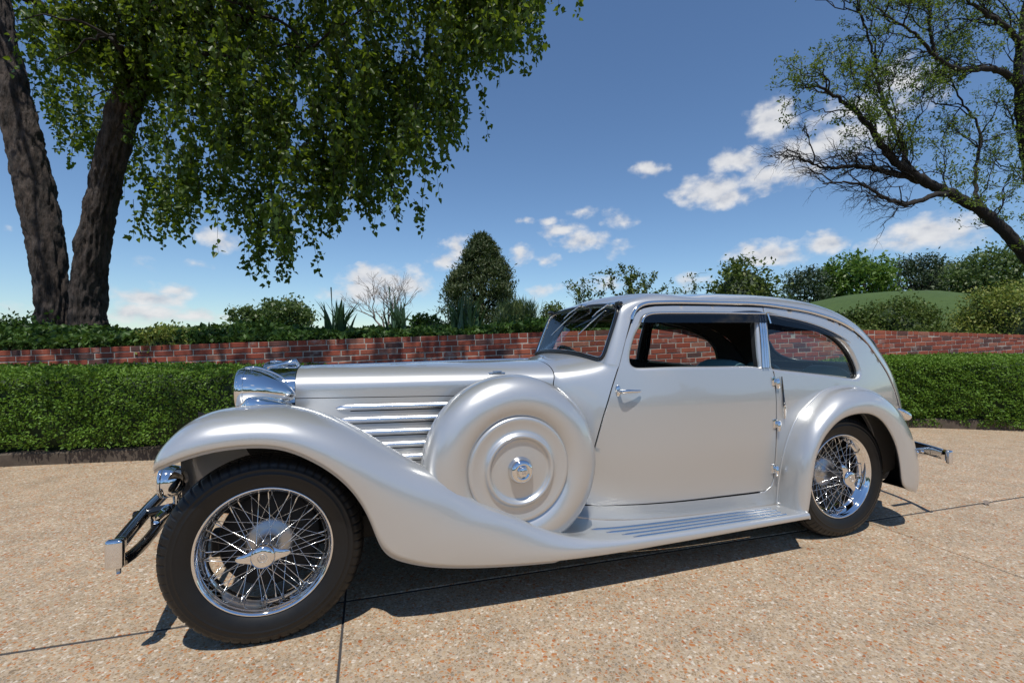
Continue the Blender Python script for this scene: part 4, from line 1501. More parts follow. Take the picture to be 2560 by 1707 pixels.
wp = t.vmath('ADD', pos, t.vmath('MULTIPLY', t.vmath('SUBTRACT', t.noise(pos, 60, 3, out='Color'), (.5, .5, .5)), (.012, .012, 0)))
v1 = vor(92, 1, vec=wp)
v1e = vor(92, 1, 'DISTANCE_TO_EDGE', vec=wp)
v2 = vor(62, 1, vec=wp)
v2e = vor(62, 1, 'DISTANCE_TO_EDGE', vec=wp)
s1 = t.node('ShaderNodeSeparateColor')
t.link(v1.outputs['Color'], s1.inputs[0])
s2 = t.node('ShaderNodeSeparateColor')
t.link(v2.outputs['Color'], s2.inputs[0])
peb = t.ramp(s1.outputs[0], [(0, (.30, .215, .125)), (.25, (.46, .345, .215)), (.46, (.38, .285, .175)), (.58, (.56, .47, .34)), (.70, (.28, .23, .17)), (.76, (.46, .24, .10)), (.88, (.40, .155, .05)), (.94, (.68, .61, .51))], 'CONSTANT')
big = t.ramp(s2.outputs[0], [(0, (.44, .18, .06)), (.35, (.38, .13, .042)), (.50, (.54, .44, .31)), (.78, (.66, .60, .50)), (.9, (.24, .18, .12))], 'CONSTANT')
mort = t.mix(t.noise(pos, 30, 4), (.42, .34, .25), (.52, .43, .325))
base1 = t.mix(t.math('MULTIPLY', t.math('SUBTRACT', v1e.outputs[0], .05), 9.0, clamp=True), mort, peb)
pick = t.math('GREATER_THAN', s2.outputs[1], .80)
inside = t.math('MULTIPLY', t.math('SUBTRACT', v2e.outputs[0], .13), 14.0, clamp=True)
base2 = t.mix(t.math('MULTIPLY', pick, inside), base1, big)
stain = t.noise(pos, .55, 5, .6)
stain2 = t.noise(pos, 4.5, 4, .6)
base3 = t.mix(t.math('MULTIPLY_ADD', stain, .55, -.10, clamp=True), base2, (.42, .36, .28), 'MULTIPLY')
tint = t.ramp(stain2, [(.3, (.74, .725, .715)), (.7, (.97, .94, .92))])
base4 = t.mix(1.0, t.mix(.30, base2, base3), tint, 'MULTIPLY')
blot = t.math('MULTIPLY', t.math('SUBTRACT', t.noise(pos, 1.7, 5, .65), .60), 5.0, clamp=True)
base5 = t.mix(t.math('MULTIPLY', blot, .45), base4, (.50, .47, .44), 'MULTIPLY')
t.link(base5, b.inputs['Base Color'])
bp = t.node('ShaderNodeBump')
bp.inputs['Strength'].default_value = .55
bp.inputs['Distance'].default_value = .004
hgt = t.math('ADD', t.math('MINIMUM', v1e.outputs[0], .25), t.math('MULTIPLY', t.math('MULTIPLY', pick, inside), .25))
t.link(hgt, bp.inputs['Height'])
t.link(bp.outputs[0], b.inputs['Normal'])
t.link(t.math('MULTIPLY_ADD', s1.outputs[1], .3, .55), b.inputs['Roughness'])

m, t, b = principled('joint_filler', (.045, .043, .045), .9)
m, t, b = principled('shaded_kerb', (.2, .16, .12), .9)
geo = t.node('ShaderNodeNewGeometry')
t.link(t.ramp(t.noise(geo.outputs['Position'], 7, 6, .65), [(.3, (.05, .038, .028)), (.7, (.13, .10, .075))]), b.inputs['Base Color'])  # concrete colour lowered to paint in the shade of the overhanging hedge
m, t, b = principled('mortar', (.36, .32, .27), .95)
geo = t.node('ShaderNodeNewGeometry')
t.link(t.ramp(t.noise(geo.outputs['Position'], 25, 4), [(.3, (.34, .30, .26)), (.7, (.56, .51, .44))]), b.inputs['Base Color'])


def brick_mat(name, island):
    m, t, b = principled(name, (.3, .08, .05), .88)
    geo = t.node('ShaderNodeNewGeometry')
    if island:
        rnd = geo.outputs['Random Per Island']
    else:
        oi = t.node('ShaderNodeObjectInfo')
        rnd = oi.outputs['Random']
    c = t.ramp(rnd, [(0, (.28, .050, .026)), (.16, (.37, .080, .040)), (.30, (.23, .040, .022)), (.42, (.33, .058, .028)), (.52, (.11, .043, .038)), (.58, (.40, .100, .052)), (.72, (.30, .055, .028)), (.84, (.08, .036, .034)), (.89, (.35, .072, .036)), (.95, (.37, .14, .09))], 'CONSTANT')
    pos = geo.outputs['Position']
    n1 = t.noise(pos, 16, 5, .65)
    c2 = t.mix(t.ramp(n1, [(.40, (0, 0, 0)), (.80, (.5, .5, .5))]), c, (.16, .05, .035))
    # lime bloom on some bricks
    wn = t.noise(pos, 5.5, 4, .7)
    rsel = t.math('FRACT', t.math('MULTIPLY', rnd, 17.0))
    lime = t.math('MULTIPLY', t.math('MULTIPLY', t.math('SUBTRACT', wn, .52), 4.5, clamp=True), t.math('MULTIPLY_ADD', t.math('GREATER_THAN', rsel, .84), .70, .05))
    c3 = t.mix(lime, t.mix(.14, c2, (.17, .085, .055)), (.44, .37, .33))
    t.link(c3, b.inputs['Base Color'])
    bp = t.node('ShaderNodeBump')
    bp.inputs['Strength'].default_value = .5
    bp.inputs['Distance'].default_value = .004
    t.link(t.noise(pos, 70, 4), bp.inputs['Height'])
    t.link(bp.outputs[0], b.inputs['Normal'])


brick_mat('brick_clay', False)
brick_mat('brick_clay_rest', True)


def leaf_mat(name, cols, rough=.45, trans=.35, tcol=None, spec=.5):
    m = bpy.data.materials.new(name)
    m.use_nodes = True
    t = NT(m.node_tree)
    b = t.n['Principled BSDF']
    geo = t.node('ShaderNodeNewGeometry')
    k = len(cols)
    c = t.ramp(geo.outputs['Random Per Island'], [(i / k, cc) for i, cc in enumerate(cols)], 'LINEAR')
    t.link(c, b.inputs['Base Color'])
    b.inputs['Roughness'].default_value = rough
    b.inputs['Specular IOR Level'].default_value = spec
    tr = t.node('ShaderNodeBsdfTranslucent')
    t.link(t.mix(.6, c, tcol or (.12, .20, .03)), tr.inputs[0])
    mx = t.node('ShaderNodeMixShader')
    mx.inputs[0].default_value = trans
    t.link(b.outputs[0], mx.inputs[1])
    t.link(tr.outputs[0], mx.inputs[2])
    t.link(mx.outputs[0], t.n['Material Output'].inputs[0])
    MAT[name] = m


leaf_mat('hedge_leaf', [(.060, .130, .012), (.10, .20, .020), (.13, .24, .028), (.078, .165, .017), (.165, .28, .040)], .55, .30, (.22, .36, .03), .3)
leaf_mat('tree_leaf', [(.048, .088, .011), (.066, .118, .014), (.10, .165, .024), (.052, .095, .012)], .42, .45, (.26, .35, .02), .4)
leaf_mat('locust_leaf', [(.055, .10, .020), (.075, .13, .025), (.11, .16, .030)], .5, .4, (.22, .30, .03), .3)
leaf_mat('ivy_leaf', [(.030, .070, .012), (.050, .11, .016), (.085, .16, .030), (.040, .085, .014)], .5, .28, None, .3)
leaf_mat('bright_shrub_leaf', [(.16, .22, .04), (.24, .28, .06), (.32, .33, .09), (.11, .18, .03)], .5, .3, (.3,.35,.05), .3)
leaf_mat('iris_leaf', [(.045, .095, .050), (.06, .125, .06), (.035, .08, .035)], .4, .2)
leaf_mat('conifer_leaf', [(.032, .050, .013), (.046, .068, .018), (.062, .082, .022)], .6, .12)
leaf_mat('pine_leaf', [(.022, .045, .020), (.032, .058, .024), (.045, .07, .028)], .6, .12)
leaf_mat('maple_leaf', [(.075, .15, .018), (.10, .19, .025), (.13, .22, .03)], .45, .35)
leaf_mat('far_leaf', [(.065, .105, .03), (.085, .13, .036), (.105, .15, .042)], .5, .3)
leaf_mat('azalea_leaf', [(.06, .10, .018), (.09, .14, .025), (.15, .18, .04), (.05, .085, .016)], .5, .28, None, .3)
leaf_mat('plume_grass_leaf', [(.12, .18, .05), (.16, .22, .07), (.20, .24, .09)], .5, .3)
m, t, b = principled('bark', (.05, .035, .028), .95)
geo = t.node('ShaderNodeNewGeometry')
sv = t.vmath('MULTIPLY', geo.outputs['Position'], (1, 1, .22))
f1 = t.noise(sv, 15, 6, .7)
f2 = t.noise(geo.outputs['Position'], 5, 5, .65)
cb = t.mix(t.ramp(f1, [(.38, (0, 0, 0)), (.66, (1, 1, 1))]), (.010, .008, .007), (.085, .062, .050))
t.link(t.mix(t.ramp(f2, [(.45, (0, 0, 0)), (.72, (.40, .40, .40))]), cb, (.17, .14, .125)), b.inputs['Base Color'])
bp = t.node('ShaderNodeBump')
bp.inputs['Strength'].default_value = 1.0
bp.inputs['Distance'].default_value = .06
t.link(t.math('ADD', f1, t.math('MULTIPLY', t.noise(sv, 45, 4, .6), .4)), bp.inputs['Height'])
t.link(bp.outputs[0], b.inputs['Normal'])
m, t, b = principled('dark_bark', (.016, .013, .011), .95)
principled('pale_twig', (.19, .15, .125), .9)
principled('green_twig', (.06, .07, .03), .7)
m, t, b = principled('soil', (.06, .045, .03), .95)
geo = t.node('ShaderNodeNewGeometry')
t.link(t.ramp(t.noise(geo.outputs['Position'], 9, 6, .7), [(.3, (.035, .026, .018)), (.7, (.13, .10, .07))]), b.inputs['Base Color'])
m, t, b = principled('lawn_grass', (.06, .11, .02), .9)
geo = t.node('ShaderNodeNewGeometry')
g1 = t.noise(geo.outputs['Position'], .7, 7, .7)
g2 = t.noise(geo.outputs['Position'], 5, 8, .8)
t.link(t.mix(.5, t.ramp(g1, [(.3, (.036, .074, .012)), (.7, (.070, .115, .020))]), t.ramp(g2, [(.3, (.022, .050, .008)), (.7, (.062, .105, .018))])), b.inputs['Base Color'])
bp = t.node('ShaderNodeBump')
bp.inputs['Strength'].default_value = .6
bp.inputs['Distance'].default_value = .06
t.link(g2, bp.inputs['Height'])
t.link(bp.outputs[0], b.inputs['Normal'])


def fast_mesh(name, V, Q, mat, smooth=False):
    """V (n,3), Q (m,4) int quads"""
    me = bpy.data.meshes.new(name)
    V = np.ascontiguousarray(V, np.float32)
    Q = np.ascontiguousarray(Q, np.int32)
    me.vertices.add(len(V))
    me.vertices.foreach_set('co', V.ravel())
    me.loops.add(Q.size)
    me.loops.foreach_set('vertex_index', Q.ravel())
    me.polygons.add(len(Q))
    me.polygons.foreach_set('loop_start', np.arange(0, Q.size, 4, dtype=np.int32))
    me.update(calc_edges=True)
    me.materials.append(MAT[mat])
    if smooth:
        smooth_mesh(me)
    me.validate()
    return me


def unit(a):
    return a / (np.linalg.norm(a, axis=-1, keepdims=True) + 1e-9)


def rdir(n, up=0.0):
    d = rng.normal(size=(n, 3))
    d[:, 2] += up
    return unit(d)


def leaf_quads(P, D, Nn, L, Wd, fold=.25):
    """simple leaf: one quad folded along nothing, kite shaped"""
    D = unit(D)
    S = unit(np.cross(Nn, D))
    Nn = np.cross(D, S)
    L = np.asarray(L)[:, None]
    Wd = np.asarray(Wd)[:, None]
    a = P
    b_ = P + D * L * .48 + S * Wd * .5 + Nn * Wd * fold
    c = P + D * L
    d = P + D * L * .48 - S * Wd * .5 + Nn * Wd * fold
    V = np.stack([a, b_, c, d], 1).reshape(-1, 3)
    Q = np.arange(len(P) * 4).reshape(-1, 4)
    return V, Q


def leaf_pairs(P, D, Nn, L, Wd, fold=.22):
    """ovate leaf: two quads that share the midrib"""
    D = unit(D)
    S = unit(np.cross(Nn, D))
    Nn = np.cross(D, S)
    L = np.asarray(L)[:, None]
    Wd = np.asarray(Wd)[:, None]
    pts = [P, P + D * L * .30 + S * Wd * .50 + Nn * Wd * fold, P + D * L * .66 + S * Wd * .34 + Nn * Wd * fold * .6 - Nn * L * .05,
           P + D * L - Nn * L * .14, P + D * L * .66 - S * Wd * .34 + Nn * Wd * fold * .6 - Nn * L * .05, P + D * L * .30 - S * Wd * .50 + Nn * Wd * fold]
    V = np.stack(pts, 1).reshape(-1, 3)
    o = np.arange(len(P))[:, None] * 6
    Q = np.concatenate([o + [0, 1, 2, 3], o + [0, 3, 4, 5]], 1).reshape(-1, 4)
    return V, Q


def joinq(parts):
    V = []
    Q = []
    o = 0
    for v, q in parts:
        V.append(v)
        Q.append(np.asarray(q) + o)
        o += len(v)
    return np.vstack(V), np.vstack(Q)


def tubeq(path, rad, n=5):
    V, F = tube(path, rad, n, cap=False)
    return V, np.array(F)


# ---- ground, drive, kerb
JD, JA, JB, PITCH_S = 0.2932, 2.2266, -0.1077, 3.1257
tj = np.array([math.cos(JD), math.sin(JD)])
nj_ = np.array([-math.sin(JD), math.cos(JD)])
me = raw_mesh('ground', [(-900, -900, -.06), (900, -900, -.06), (900, 900, -.06), (-900, 900, -.06)], [[0, 1, 2, 3]], 'lawn_grass')
tag(link_obj('ground', me), 'flat green lawn that runs to the horizon', kind='structure')
drive = link_obj('driveway', raw_mesh('driveway', [(*(tj * a + nj_ * c), -.005) for a, c in ((-26, -23), (29, -23), (29, 8.4), (-26, 8.4))], [[0, 1, 2, 3]], 'joint_filler'))
tag(drive, 'pebbled concrete driveway cast in large slabs', kind='structure')
V, F = rbox((0, 0, 0), (PITCH_S - .009, PITCH_S - .019, .05), .0025, 1)
slab_me = raw_mesh('slab', V, F, 'aggregate', False)
for i in range(-7, 8):
    for j in range(-8, 2):
        c = tj * (JB + PITCH_S * (i + .5)) + nj_ * (JA + PITCH_S * (j + .5))
        link_obj('slab', slab_me, drive, (c[0], c[1], -.025), (0, 0, JD))

KERB = np.array([(-9.5, 3.25), (-7.0, 3.86), (-4.73, 4.37), (-3.48, 4.61), (-1.0, 5.06), (1.5, 5.52), (3.5, 5.90), (4.6, 6.08), (5.25, 6.12), (5.71, 6.03), (6.37, 5.89), (7.4, 5.62), (9.5, 4.95), (12.0, 4.0)])
kp = nspline(KERB, 220)


def offset_path(P, d):
    tt = np.gradient(P, axis=0)
    tt /= np.linalg.norm(tt, axis=1)[:, None]
    return P + np.column_stack([-tt[:, 1], tt[:, 0]]) * d


prof = [(0, -.05), (0, .105), (.012, .12), (.09, .12), (.11, .11), (.11, -.05)]
rows = np.array([np.column_stack([offset_path(kp, o_), np.full(len(kp), z_) + .006 * np.sin(np.arange(len(kp)) * .9)]) for o_, z_ in prof])
tag(link_obj('kerb', raw_mesh('kerb', rows.reshape(-1, 3), gfaces(6, len(kp)), 'shaded_kerb', False)), 'low brown concrete kerb, its colour darkened for the shade below the hedge', kind='structure')


# ---- brick wall
def wallY(X):
    d = X - 1.1
    return 5.95 + .172 * d + .01086 * d * d


def wall_dir(X):
    s_ = .172 + .02172 * (X - 1.1)
    return math.atan(s_)


def wall_line(X):
    return 1.240 + .032 * X


def WALL_TOP(x):
    return np.interp(x, [-12, 1.5, 4.2, 5.2, 6.4, 8.3, 13], [1.240 - .032 * 12, 1.288, 1.283, 1.280, 1.2545, 1.214, 1.12])


Xs = np.linspace(-11, 13, 260)
wy = wallY(Xs)
arc = np.concatenate([[0], np.cumsum(np.hypot(np.diff(Xs), np.diff(wy)))])
arc -= np.interp(0, Xs, arc)
wall = empty('brick_wall', (0, float(wallY(0)), 0))
tag(wall, 'long low red brick retaining wall behind the hedge and car', 'wall')
wo_ = np.array([0, float(wallY(0)), 0])
wt = WALL_TOP(Xs)
P = np.column_stack([Xs, wy])
rows = np.array([np.column_stack([offset_path(P, o_), zz_]) for o_, zz_ in ((.0045, np.full(260, -.02)), (.0045, wt - .006), (.20, wt - .006), (.20, np.full(260, -.02)))])
link_obj('mortar', raw_mesh('mortar', rows.reshape(-1, 3) - wo_, gfaces(4, 260), 'mortar', False), wall)
CH = .0667


def brick_mesh(L):
    V, F = rbox((0, 0, 0), (L, .09, .0570), .0035, 1)
    # knock the corners about
    r2 = np.random.default_rng(int(L * 1000))
    V = V + r2.normal(size=V.shape) * .0009
    return V, F


STR = brick_mesh(.2035)
HDR = brick_mesh(.0985)
me_str = raw_mesh('brick_stretcher', *STR, 'brick_clay', False)
me_hdr = raw_mesh('brick_header', *HDR, 'brick_clay', False)
cand = []
for row in range(0, 14):
    a = -11.0
    k = 0
    a += (.5 * .2135 if row % 2 else 0) + .03 * math.sin(row * 5)
    while a < 12.5:
        if row == 0:
            kind = ('S', 'H', 'H')[k % 3]
        else:
            kind = 'S'
        L = .2135 if kind == 'S' else .1085
        ac = a + L / 2
        X = float(np.interp(ac, arc, Xs))
        top = float(WALL_TOP(X))
        if row == 0:
            z = top - .0335
            sl = float(WALL_TOP(X + .05) - WALL_TOP(X - .05)) / .1
        else:
            z = wall_line(X) - (row + .5) * CH + .0667 * 6
            sl = .032
        a += L
        k += 1
        hs = 1.0
        if row and z + .0285 > top - .0667 + .004:
            nt = top - .0667 - .004
            hs = (nt - (z - .0285)) / .057
            if hs < .16:
                continue
            z = nt - .0285 * hs
            sl = float(WALL_TOP(X + .05) - WALL_TOP(X - .05)) / .1 * .5 + .016
        if z < .35:
            continue
        cand.append((X, z, kind, sl, row, hs))
for row in range(14, 22):
    a = -11.0 + (.5 * .2135 if row % 2 else 0)
    while a < 12.5:
        ac = a + .107
        X = float(np.interp(ac, arc, Xs))
        z = wall_line(X) - (row + .5) * CH + .0667 * 6
        a += .2135
        if z + .0285 > float(WALL_TOP(X)) - .0627 or z < .40:
            continue
        cand.append((X, z, 'S', .032, row, 1.0))


def vis_key(c):
    X, z = c[0], c[1]
    Y = float(wallY(X))
    px = X / Y
    if abs(px) > 1.09:
        return 1e3 + abs(px)
    # parts hidden behind the hedge or the car's lower body rank last
    lim = .90 if (px < -.55 or px > .74) else (.96 if px < .10 else .86)
    depth = max(0.0, float(WALL_TOP(X)) - z)
    return Y * .05 + depth * 8 + (5 if z < lim else 0)


cand.sort(key=vis_key)
rest = []
for q, (X, z, kind, sl, row, hs) in enumerate(cand):
    yaw = wall_dir(X)
    Y = float(wallY(X))
    nrm = (-math.sin(yaw), math.cos(yaw))
    jit = rng.normal() * .0016
    loc = np.array([X + nrm[0] * (.045 + jit), Y + nrm[1] * (.045 + jit), z + rng.normal() * .0010])
    rot = (rng.normal() * .006, -math.atan(sl) + rng.normal() * .006, yaw + rng.normal() * .006)
    if q < 300:
        o = link_obj('brick', me_str if kind == 'S' else me_hdr, wall, tuple(loc - wo_), rot)
        o.scale = (1, 1, hs)
    else:
        V, F = STR if kind == 'S' else HDR
        V = V * [1, 1, hs]
        cy, sy = math.cos(rot[2]), math.sin(rot[2])
        cp, sp_ = math.cos(rot[1]), math.sin(rot[1])
        M = np.array([[cy, -sy, 0], [sy, cy, 0], [0, 0, 1]]) @ np.array([[cp, 0, sp_], [0, 1, 0], [-sp_, 0, cp]])
        rest.append((V @ M.T + loc - wo_, F))
o = link_obj('brick_courses', raw_mesh('brick_courses', *join(*rest), 'brick_clay_rest', False), wall)
tag(o, kind='stuff')

# ---- terrain behind the wall: planted bed, lawn, grassy mound
gx = np.concatenate([np.linspace(-120, -14, 30), np.linspace(-13, 14, 60)[0:], np.linspace(15, 120, 70)])
gt = np.concatenate([np.linspace(0, 6, 24), np.linspace(6.5, 60, 80), np.linspace(62, 220, 30)])
GX, GT = np.meshgrid(gx, gt, indexing='ij')
xc = np.clip(GX, -11, 13)
GY = wallY(xc) + .16 + GT + np.clip(np.abs(GX) - 12, 0, None) * 0


def terrain(X, Y):
    d = Y - wallY(np.clip(X, -11, 13))
    base = WALL_TOP(np.clip(X, -11, 12)) - .05
    z = base * np.clip(1 - d / 8, 0, 1) + 1.06 * np.clip(d / 8, 0, 1)
    z = z + .05 * np.exp(-((d - 1.2) / .9) ** 2)
    r_ = ((X - 21.8) / 7.2) ** 2 + ((Y - 27.5) / 7.5) ** 2
    z = z + 2.75 * np.exp(-(np.clip(r_, 0, None)) ** 1.35)
    z = z - .004 * np.clip(d - 30, 0, None)
    return z + .02 * np.sin(X * 1.7 + Y) * np.clip(d / 4, 0, 1)


GZ = terrain(GX, GY)
me = raw_mesh('terrain', np.stack([GX, GY, GZ], -1).reshape(-1, 3), gfaces(len(gx), len(gt)), 'lawn_grass')
tag(link_obj('terrain', me), 'raised lawn and round grassy mound behind the wall', kind='structure')
bx_ = np.linspace(-11, 13, 160)
bd = np.linspace(.19, 2.6, 14)
BX, BD = np.meshgrid(bx_, bd, indexing='ij')
BY = wallY(BX) + BD
BZ = terrain(BX, BY) + .025 + .02 * np.sin(BX * 5) * np.sin(BD * 7)
BZ[:, -1] -= .06
BZ[:, 0] -= .02
tag(link_obj('planting_bed', raw_mesh('planting_bed', np.stack([BX, BY, BZ], -1).reshape(-1, 3), gfaces(160, 14), 'soil')), 'bare brown soil of the bed above the wall', kind='structure')

# ---- clipped hedge
hp = offset_path(kp, -.05)
nH = 130000
ii = rng.uniform(20, 205, nH)
base_xy = np.column_stack([np.interp(ii, np.arange(220), hp[:, 0]), np.interp(ii, np.arange(220), hp[:, 1])])
depth_max = np.clip(wallY(base_xy[:, 0]) - base_xy[:, 1], .30, 1.25)
tt = np.gradient(hp, axis=0)
tt /= np.linalg.norm(tt, axis=1)[:, None]
nx = np.interp(ii, np.arange(220), -tt[:, 1])
ny = np.interp(ii, np.arange(220), tt[:, 0])


def lump(x, z, s=1.0):
    return .5 * np.sin(x * 3.1 * s + 1.3 * np.sin(z * 4)) + .3 * np.sin(x * 7.3 * s + z * 9) + .25 * np.sin(x * 13 * s - z * 17 + 2) + .2 * np.sin(x * 23 * s + z * 29)


HEDGE_TOP = np.interp(base_xy[:, 0], [-12, -2.4, -.3, 3.6, 4.9, 13], [.865, .865, .70, .70, .885, .885])
front = rng.uniform(size=nH) < .58
ZMIN = np.where(base_xy[:, 0] < 2, .15, .03)
zz = np.where(front, ZMIN + (HEDGE_TOP - ZMIN) * rng.uniform(size=nH) ** .9, HEDGE_TOP)
dd = np.where(front, 0.0, rng.uniform(size=nH) * (depth_max - .02))
# rounded shoulder
shoulder = np.clip((zz - (HEDGE_TOP - .12)) / .12, 0, 1)
dd = np.where(front, .07 * shoulder ** 2, dd)
zz = np.where(front, zz, HEDGE_TOP - .05 * np.clip(1 - dd / .10, 0, 1) ** 2 + .03 * np.clip(dd / .5, 0, 1))
lu = lump(base_xy[:, 0], zz) + .6 * np.sin(base_xy[:, 0] * 9 + 3 * np.sin(zz * 11)) * np.sin(zz * 13 + base_xy[:, 0] * 4)
dd = dd + np.where(front, -.035 * lu + .03 * np.clip((.24 - zz) / .14, 0, 1) + np.abs(rng.normal(size=nH)) * .035, 0)
zz = zz + np.where(front, 0, .022 * lump(base_xy[:, 0], dd * 3) - np.abs(rng.normal(size=nH)) * .03)
hole = (lump(base_xy[:, 0] * 1.3, zz * 1.4, 1.2) < -.62) & front & (zz < .35)
dd = dd + hole * .12
Pp = np.column_stack([base_xy[:, 0] + nx * dd, base_xy[:, 1] + ny * dd, zz])
outw = np.where(front[:, None], np.column_stack([-nx, -ny, np.full(nH, .35)]), np.array([[0, -.25, 1.0]]))
outw = unit(outw + .2 * rng.normal(size=(nH, 3)))
D = unit(outw * .55 + rng.normal(size=(nH, 3)) * .65)
Nn = unit(outw + rng.normal(size=(nH, 3)) * .55)
sz = rng.uniform(.020, .037, nH)
V, Q = leaf_quads(Pp, D, Nn, sz, sz * .62, .18)
hedge = empty('hedge', (0, 5.2, 0))
tag(hedge, 'clipped green box hedge running along the foot of the brick wall', 'hedge')
link_obj('foliage', fast_mesh('hedge_foliage', V - [0, 5.2, 0], Q, 'hedge_leaf'), hedge)
# added dark filler sheet well inside the leaves, blocks the view through
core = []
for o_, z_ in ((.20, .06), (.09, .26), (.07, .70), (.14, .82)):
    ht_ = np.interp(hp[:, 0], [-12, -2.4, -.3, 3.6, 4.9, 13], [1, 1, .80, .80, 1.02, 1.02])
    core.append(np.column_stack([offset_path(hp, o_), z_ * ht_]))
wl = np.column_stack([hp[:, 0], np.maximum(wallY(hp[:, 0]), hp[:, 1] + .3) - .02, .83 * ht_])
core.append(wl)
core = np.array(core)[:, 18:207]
link_obj('dark_core', raw_mesh('hedge_core', core.reshape(-1, 3) - [0, 5.2, 0], gfaces(5, core.shape[1]), 'soil', True), hedge)
leaf_mat('dark_core_green', [(.012, .028, .006), (.016, .036, .008)], .7, .05)
hedge.children[-1].data.materials[0] = MAT['dark_core_green']

# =================================================================== PLANTS
K_ = 1.08844 / 1183.9


def dp(x, y, Y):
    """a point of the place at depth Y, found from the survey of the view"""
    return np.array([(x - 1176) * K_ * Y, Y, CAM_H + (780 - y) * K_ * Y])


def bark_trunk(path, rad, n_al=330, n_ar=90, amp=.013, seed=1):
    r2 = np.random.default_rng(seed)
    P = nspline(path, n_al)
    rad = np.interp(np.linspace(0, 1, n_al), np.linspace(0, 1, len(rad)), rad)
    T = np.gradient(P, axis=0)
    T /= np.linalg.norm(T, axis=1)[:, None]
    A = unit(np.cross(T, [0, 1.0, 0]))
    B = np.cross(T, A)
    nz = r2.normal(size=(n_al, n_ar))
    for _ in range(9):
        nz = (np.roll(nz, 1, 0) + nz + np.roll(nz, -1, 0)) / 3
    nz = (np.roll(nz, 1, 1) + 2 * nz + np.roll(nz, -1, 1)) / 4
    nz /= nz.std()
    big = r2.normal(size=(n_al, n_ar))
    for _ in range(40):
        big = (np.roll(big, 1, 0) + big + np.roll(big, -1, 0) + np.roll(big, 1, 1) + np.roll(big, -1, 1)) / 5
    big /= big.std()
    nz2 = r2.normal(size=(n_al, n_ar))
    nz2 = (np.roll(nz2, 1, 0) + nz2 + np.roll(nz2, -1, 0)) / 3
    th = np.linspace(0, 2 * np.pi, n_ar, endpoint=False)
    rr = rad[:, None] * (1 + .035 * big) + amp * np.clip(nz, -1.4, 1.4) + amp * .5 * nz2
    V = P[:, None] + rr[..., None] * (np.cos(th)[None, :, None] * A[:, None] + np.sin(th)[None, :, None] * B[:, None])
    return V.reshape(-1, 3), gfaces(n_al, n_ar, False, True)


def wob(p0, p1, n, amp, sag=0.0, r=rng):
    t_ = np.linspace(0, 1, n)[:, None]
    L = np.linalg.norm(np.asarray(p1) - p0)
    w_ = np.cumsum(r.normal(size=(n, 3)), axis=0)
    w_ -= w_[0] + (w_[-1] - w_[0]) * t_
    P = np.asarray(p0) + (np.asarray(p1) - p0) * t_ + w_ * amp * L / math.sqrt(n)
    P[:, 2] += sag * 4 * (t_[:, 0] * (1 - t_[:, 0])) * L
    return P


# ---- the big twin-stemmed tree on the left
tree_l = empty('tree', (-7.45, 8.0, 1.1))
tag(tree_l, 'large tree with two dark diverging trunks and drooping leafy branches at left', 'tree')
TL = np.array([-7.45, 8.0, 1.1])


def tpart(name, V, F, mat, root, o, smooth=True):
    return link_obj(name, raw_mesh(name, np.asarray(V) - o, F, mat, smooth), root)


lt = [dp(118, 790, 8), dp(122, 720, 8), dp(108, 560, 8.05), dp(77, 400, 8.1), dp(42, 250, 8.15), dp(12, 100, 8.2), dp(-15, -60, 8.2), dp(-60, -220, 8.1)]
rt_ = [dp(205, 790, 7.95), dp(203, 720, 7.95), dp(212, 600, 7.9), dp(238, 450, 7.85), dp(275, 300, 7.8), dp(312, 180, 7.75), dp(350, 60, 7.7), dp(400, -90, 7.6), dp(470, -240, 7.4)]
tpart('trunk', *bark_trunk(lt, [.25, .225, .245, .25, .24, .20, .155, .10], seed=3), 'bark', tree_l, TL)
tpart('trunk', *bark_trunk(rt_, [.27, .235, .215, .21, .215, .18, .145, .115, .08], seed=5), 'bark', tree_l, TL)
zl = pch([-9.5, -7.4, -6.9, -6.4, -5.85, -5.5, -5.25, -4.85, -4.5, -4.05, -3.7, -3.3, -2.8, -2.4, -1.8, -1.15, -.85, -.7, .1, .4, 1.0],
         [6.0, 5.6, 4.2, 3.7, 3.5, 3.0, 2.65, 2.55, 3.0, 2.5, 1.98, 2.1, 2.4, 3.0, 2.75, 3.5, 3.95, 4.8, 5.2, 6.0, 6.6])
limbs = []
tips = []
starts = [np.array(rt_[5]), np.array(rt_[6]), np.array(rt_[7]), np.array(rt_[8]), np.array(lt[6]), np.array(lt[7])]
targets = [(-4.6, 7.3, 6.2), (-3.6, 6.6, 6.6), (-2.6, 7.2, 6.9), (-1.6, 6.4, 7.2), (-.7, 6.9, 7.4), (-3.0, 5.0, 7.2), (-1.4, 4.6, 7.6), (-4.6, 5.4, 7.0), (-2.2, 3.4, 7.3), (-.4, 3.6, 7.5),
           (-5.2, 8.4, 5.6), (-6.9, 8.8, 6.2), (-4.0, 8.0, 5.8), (-3.2, 3.2, 7.0), (-7.6, 5.5, 7.2), (-9.0, 7.0, 7.4), (-5.6, 6.6, 5.4), (.1, 6.2, 7.6), (-2.9, 6.9, 5.4), (-3.8, 6.5, 4.9)]
twq = []
for k, tg_ in enumerate(targets):
    s0 = starts[[0, 1, 2, 3, 3, 2, 3, 1, 3, 3, 0, 4, 0, 3, 5, 5, 0, 3, 1, 0][k]]
    P = wob(s0, tg_, 14, .10, .10)
    limbs.append(P)
    twq.append(tubeq(nspline(P, 26), np.linspace(.075, .012, 26), 7))
    for q in range(7):
        a = P[rng.integers(4, 14)]
        e_ = a + np.array([rng.normal() * .7, rng.normal() * .5, rng.normal() * .25 - .05])
        P2 = wob(a, e_, 8, .12, .12)
        limbs.append(P2)
        twq.append(tubeq(nspline(P2, 12), np.linspace(.022, .005, 12), 5))
V, Q = joinq(twq)
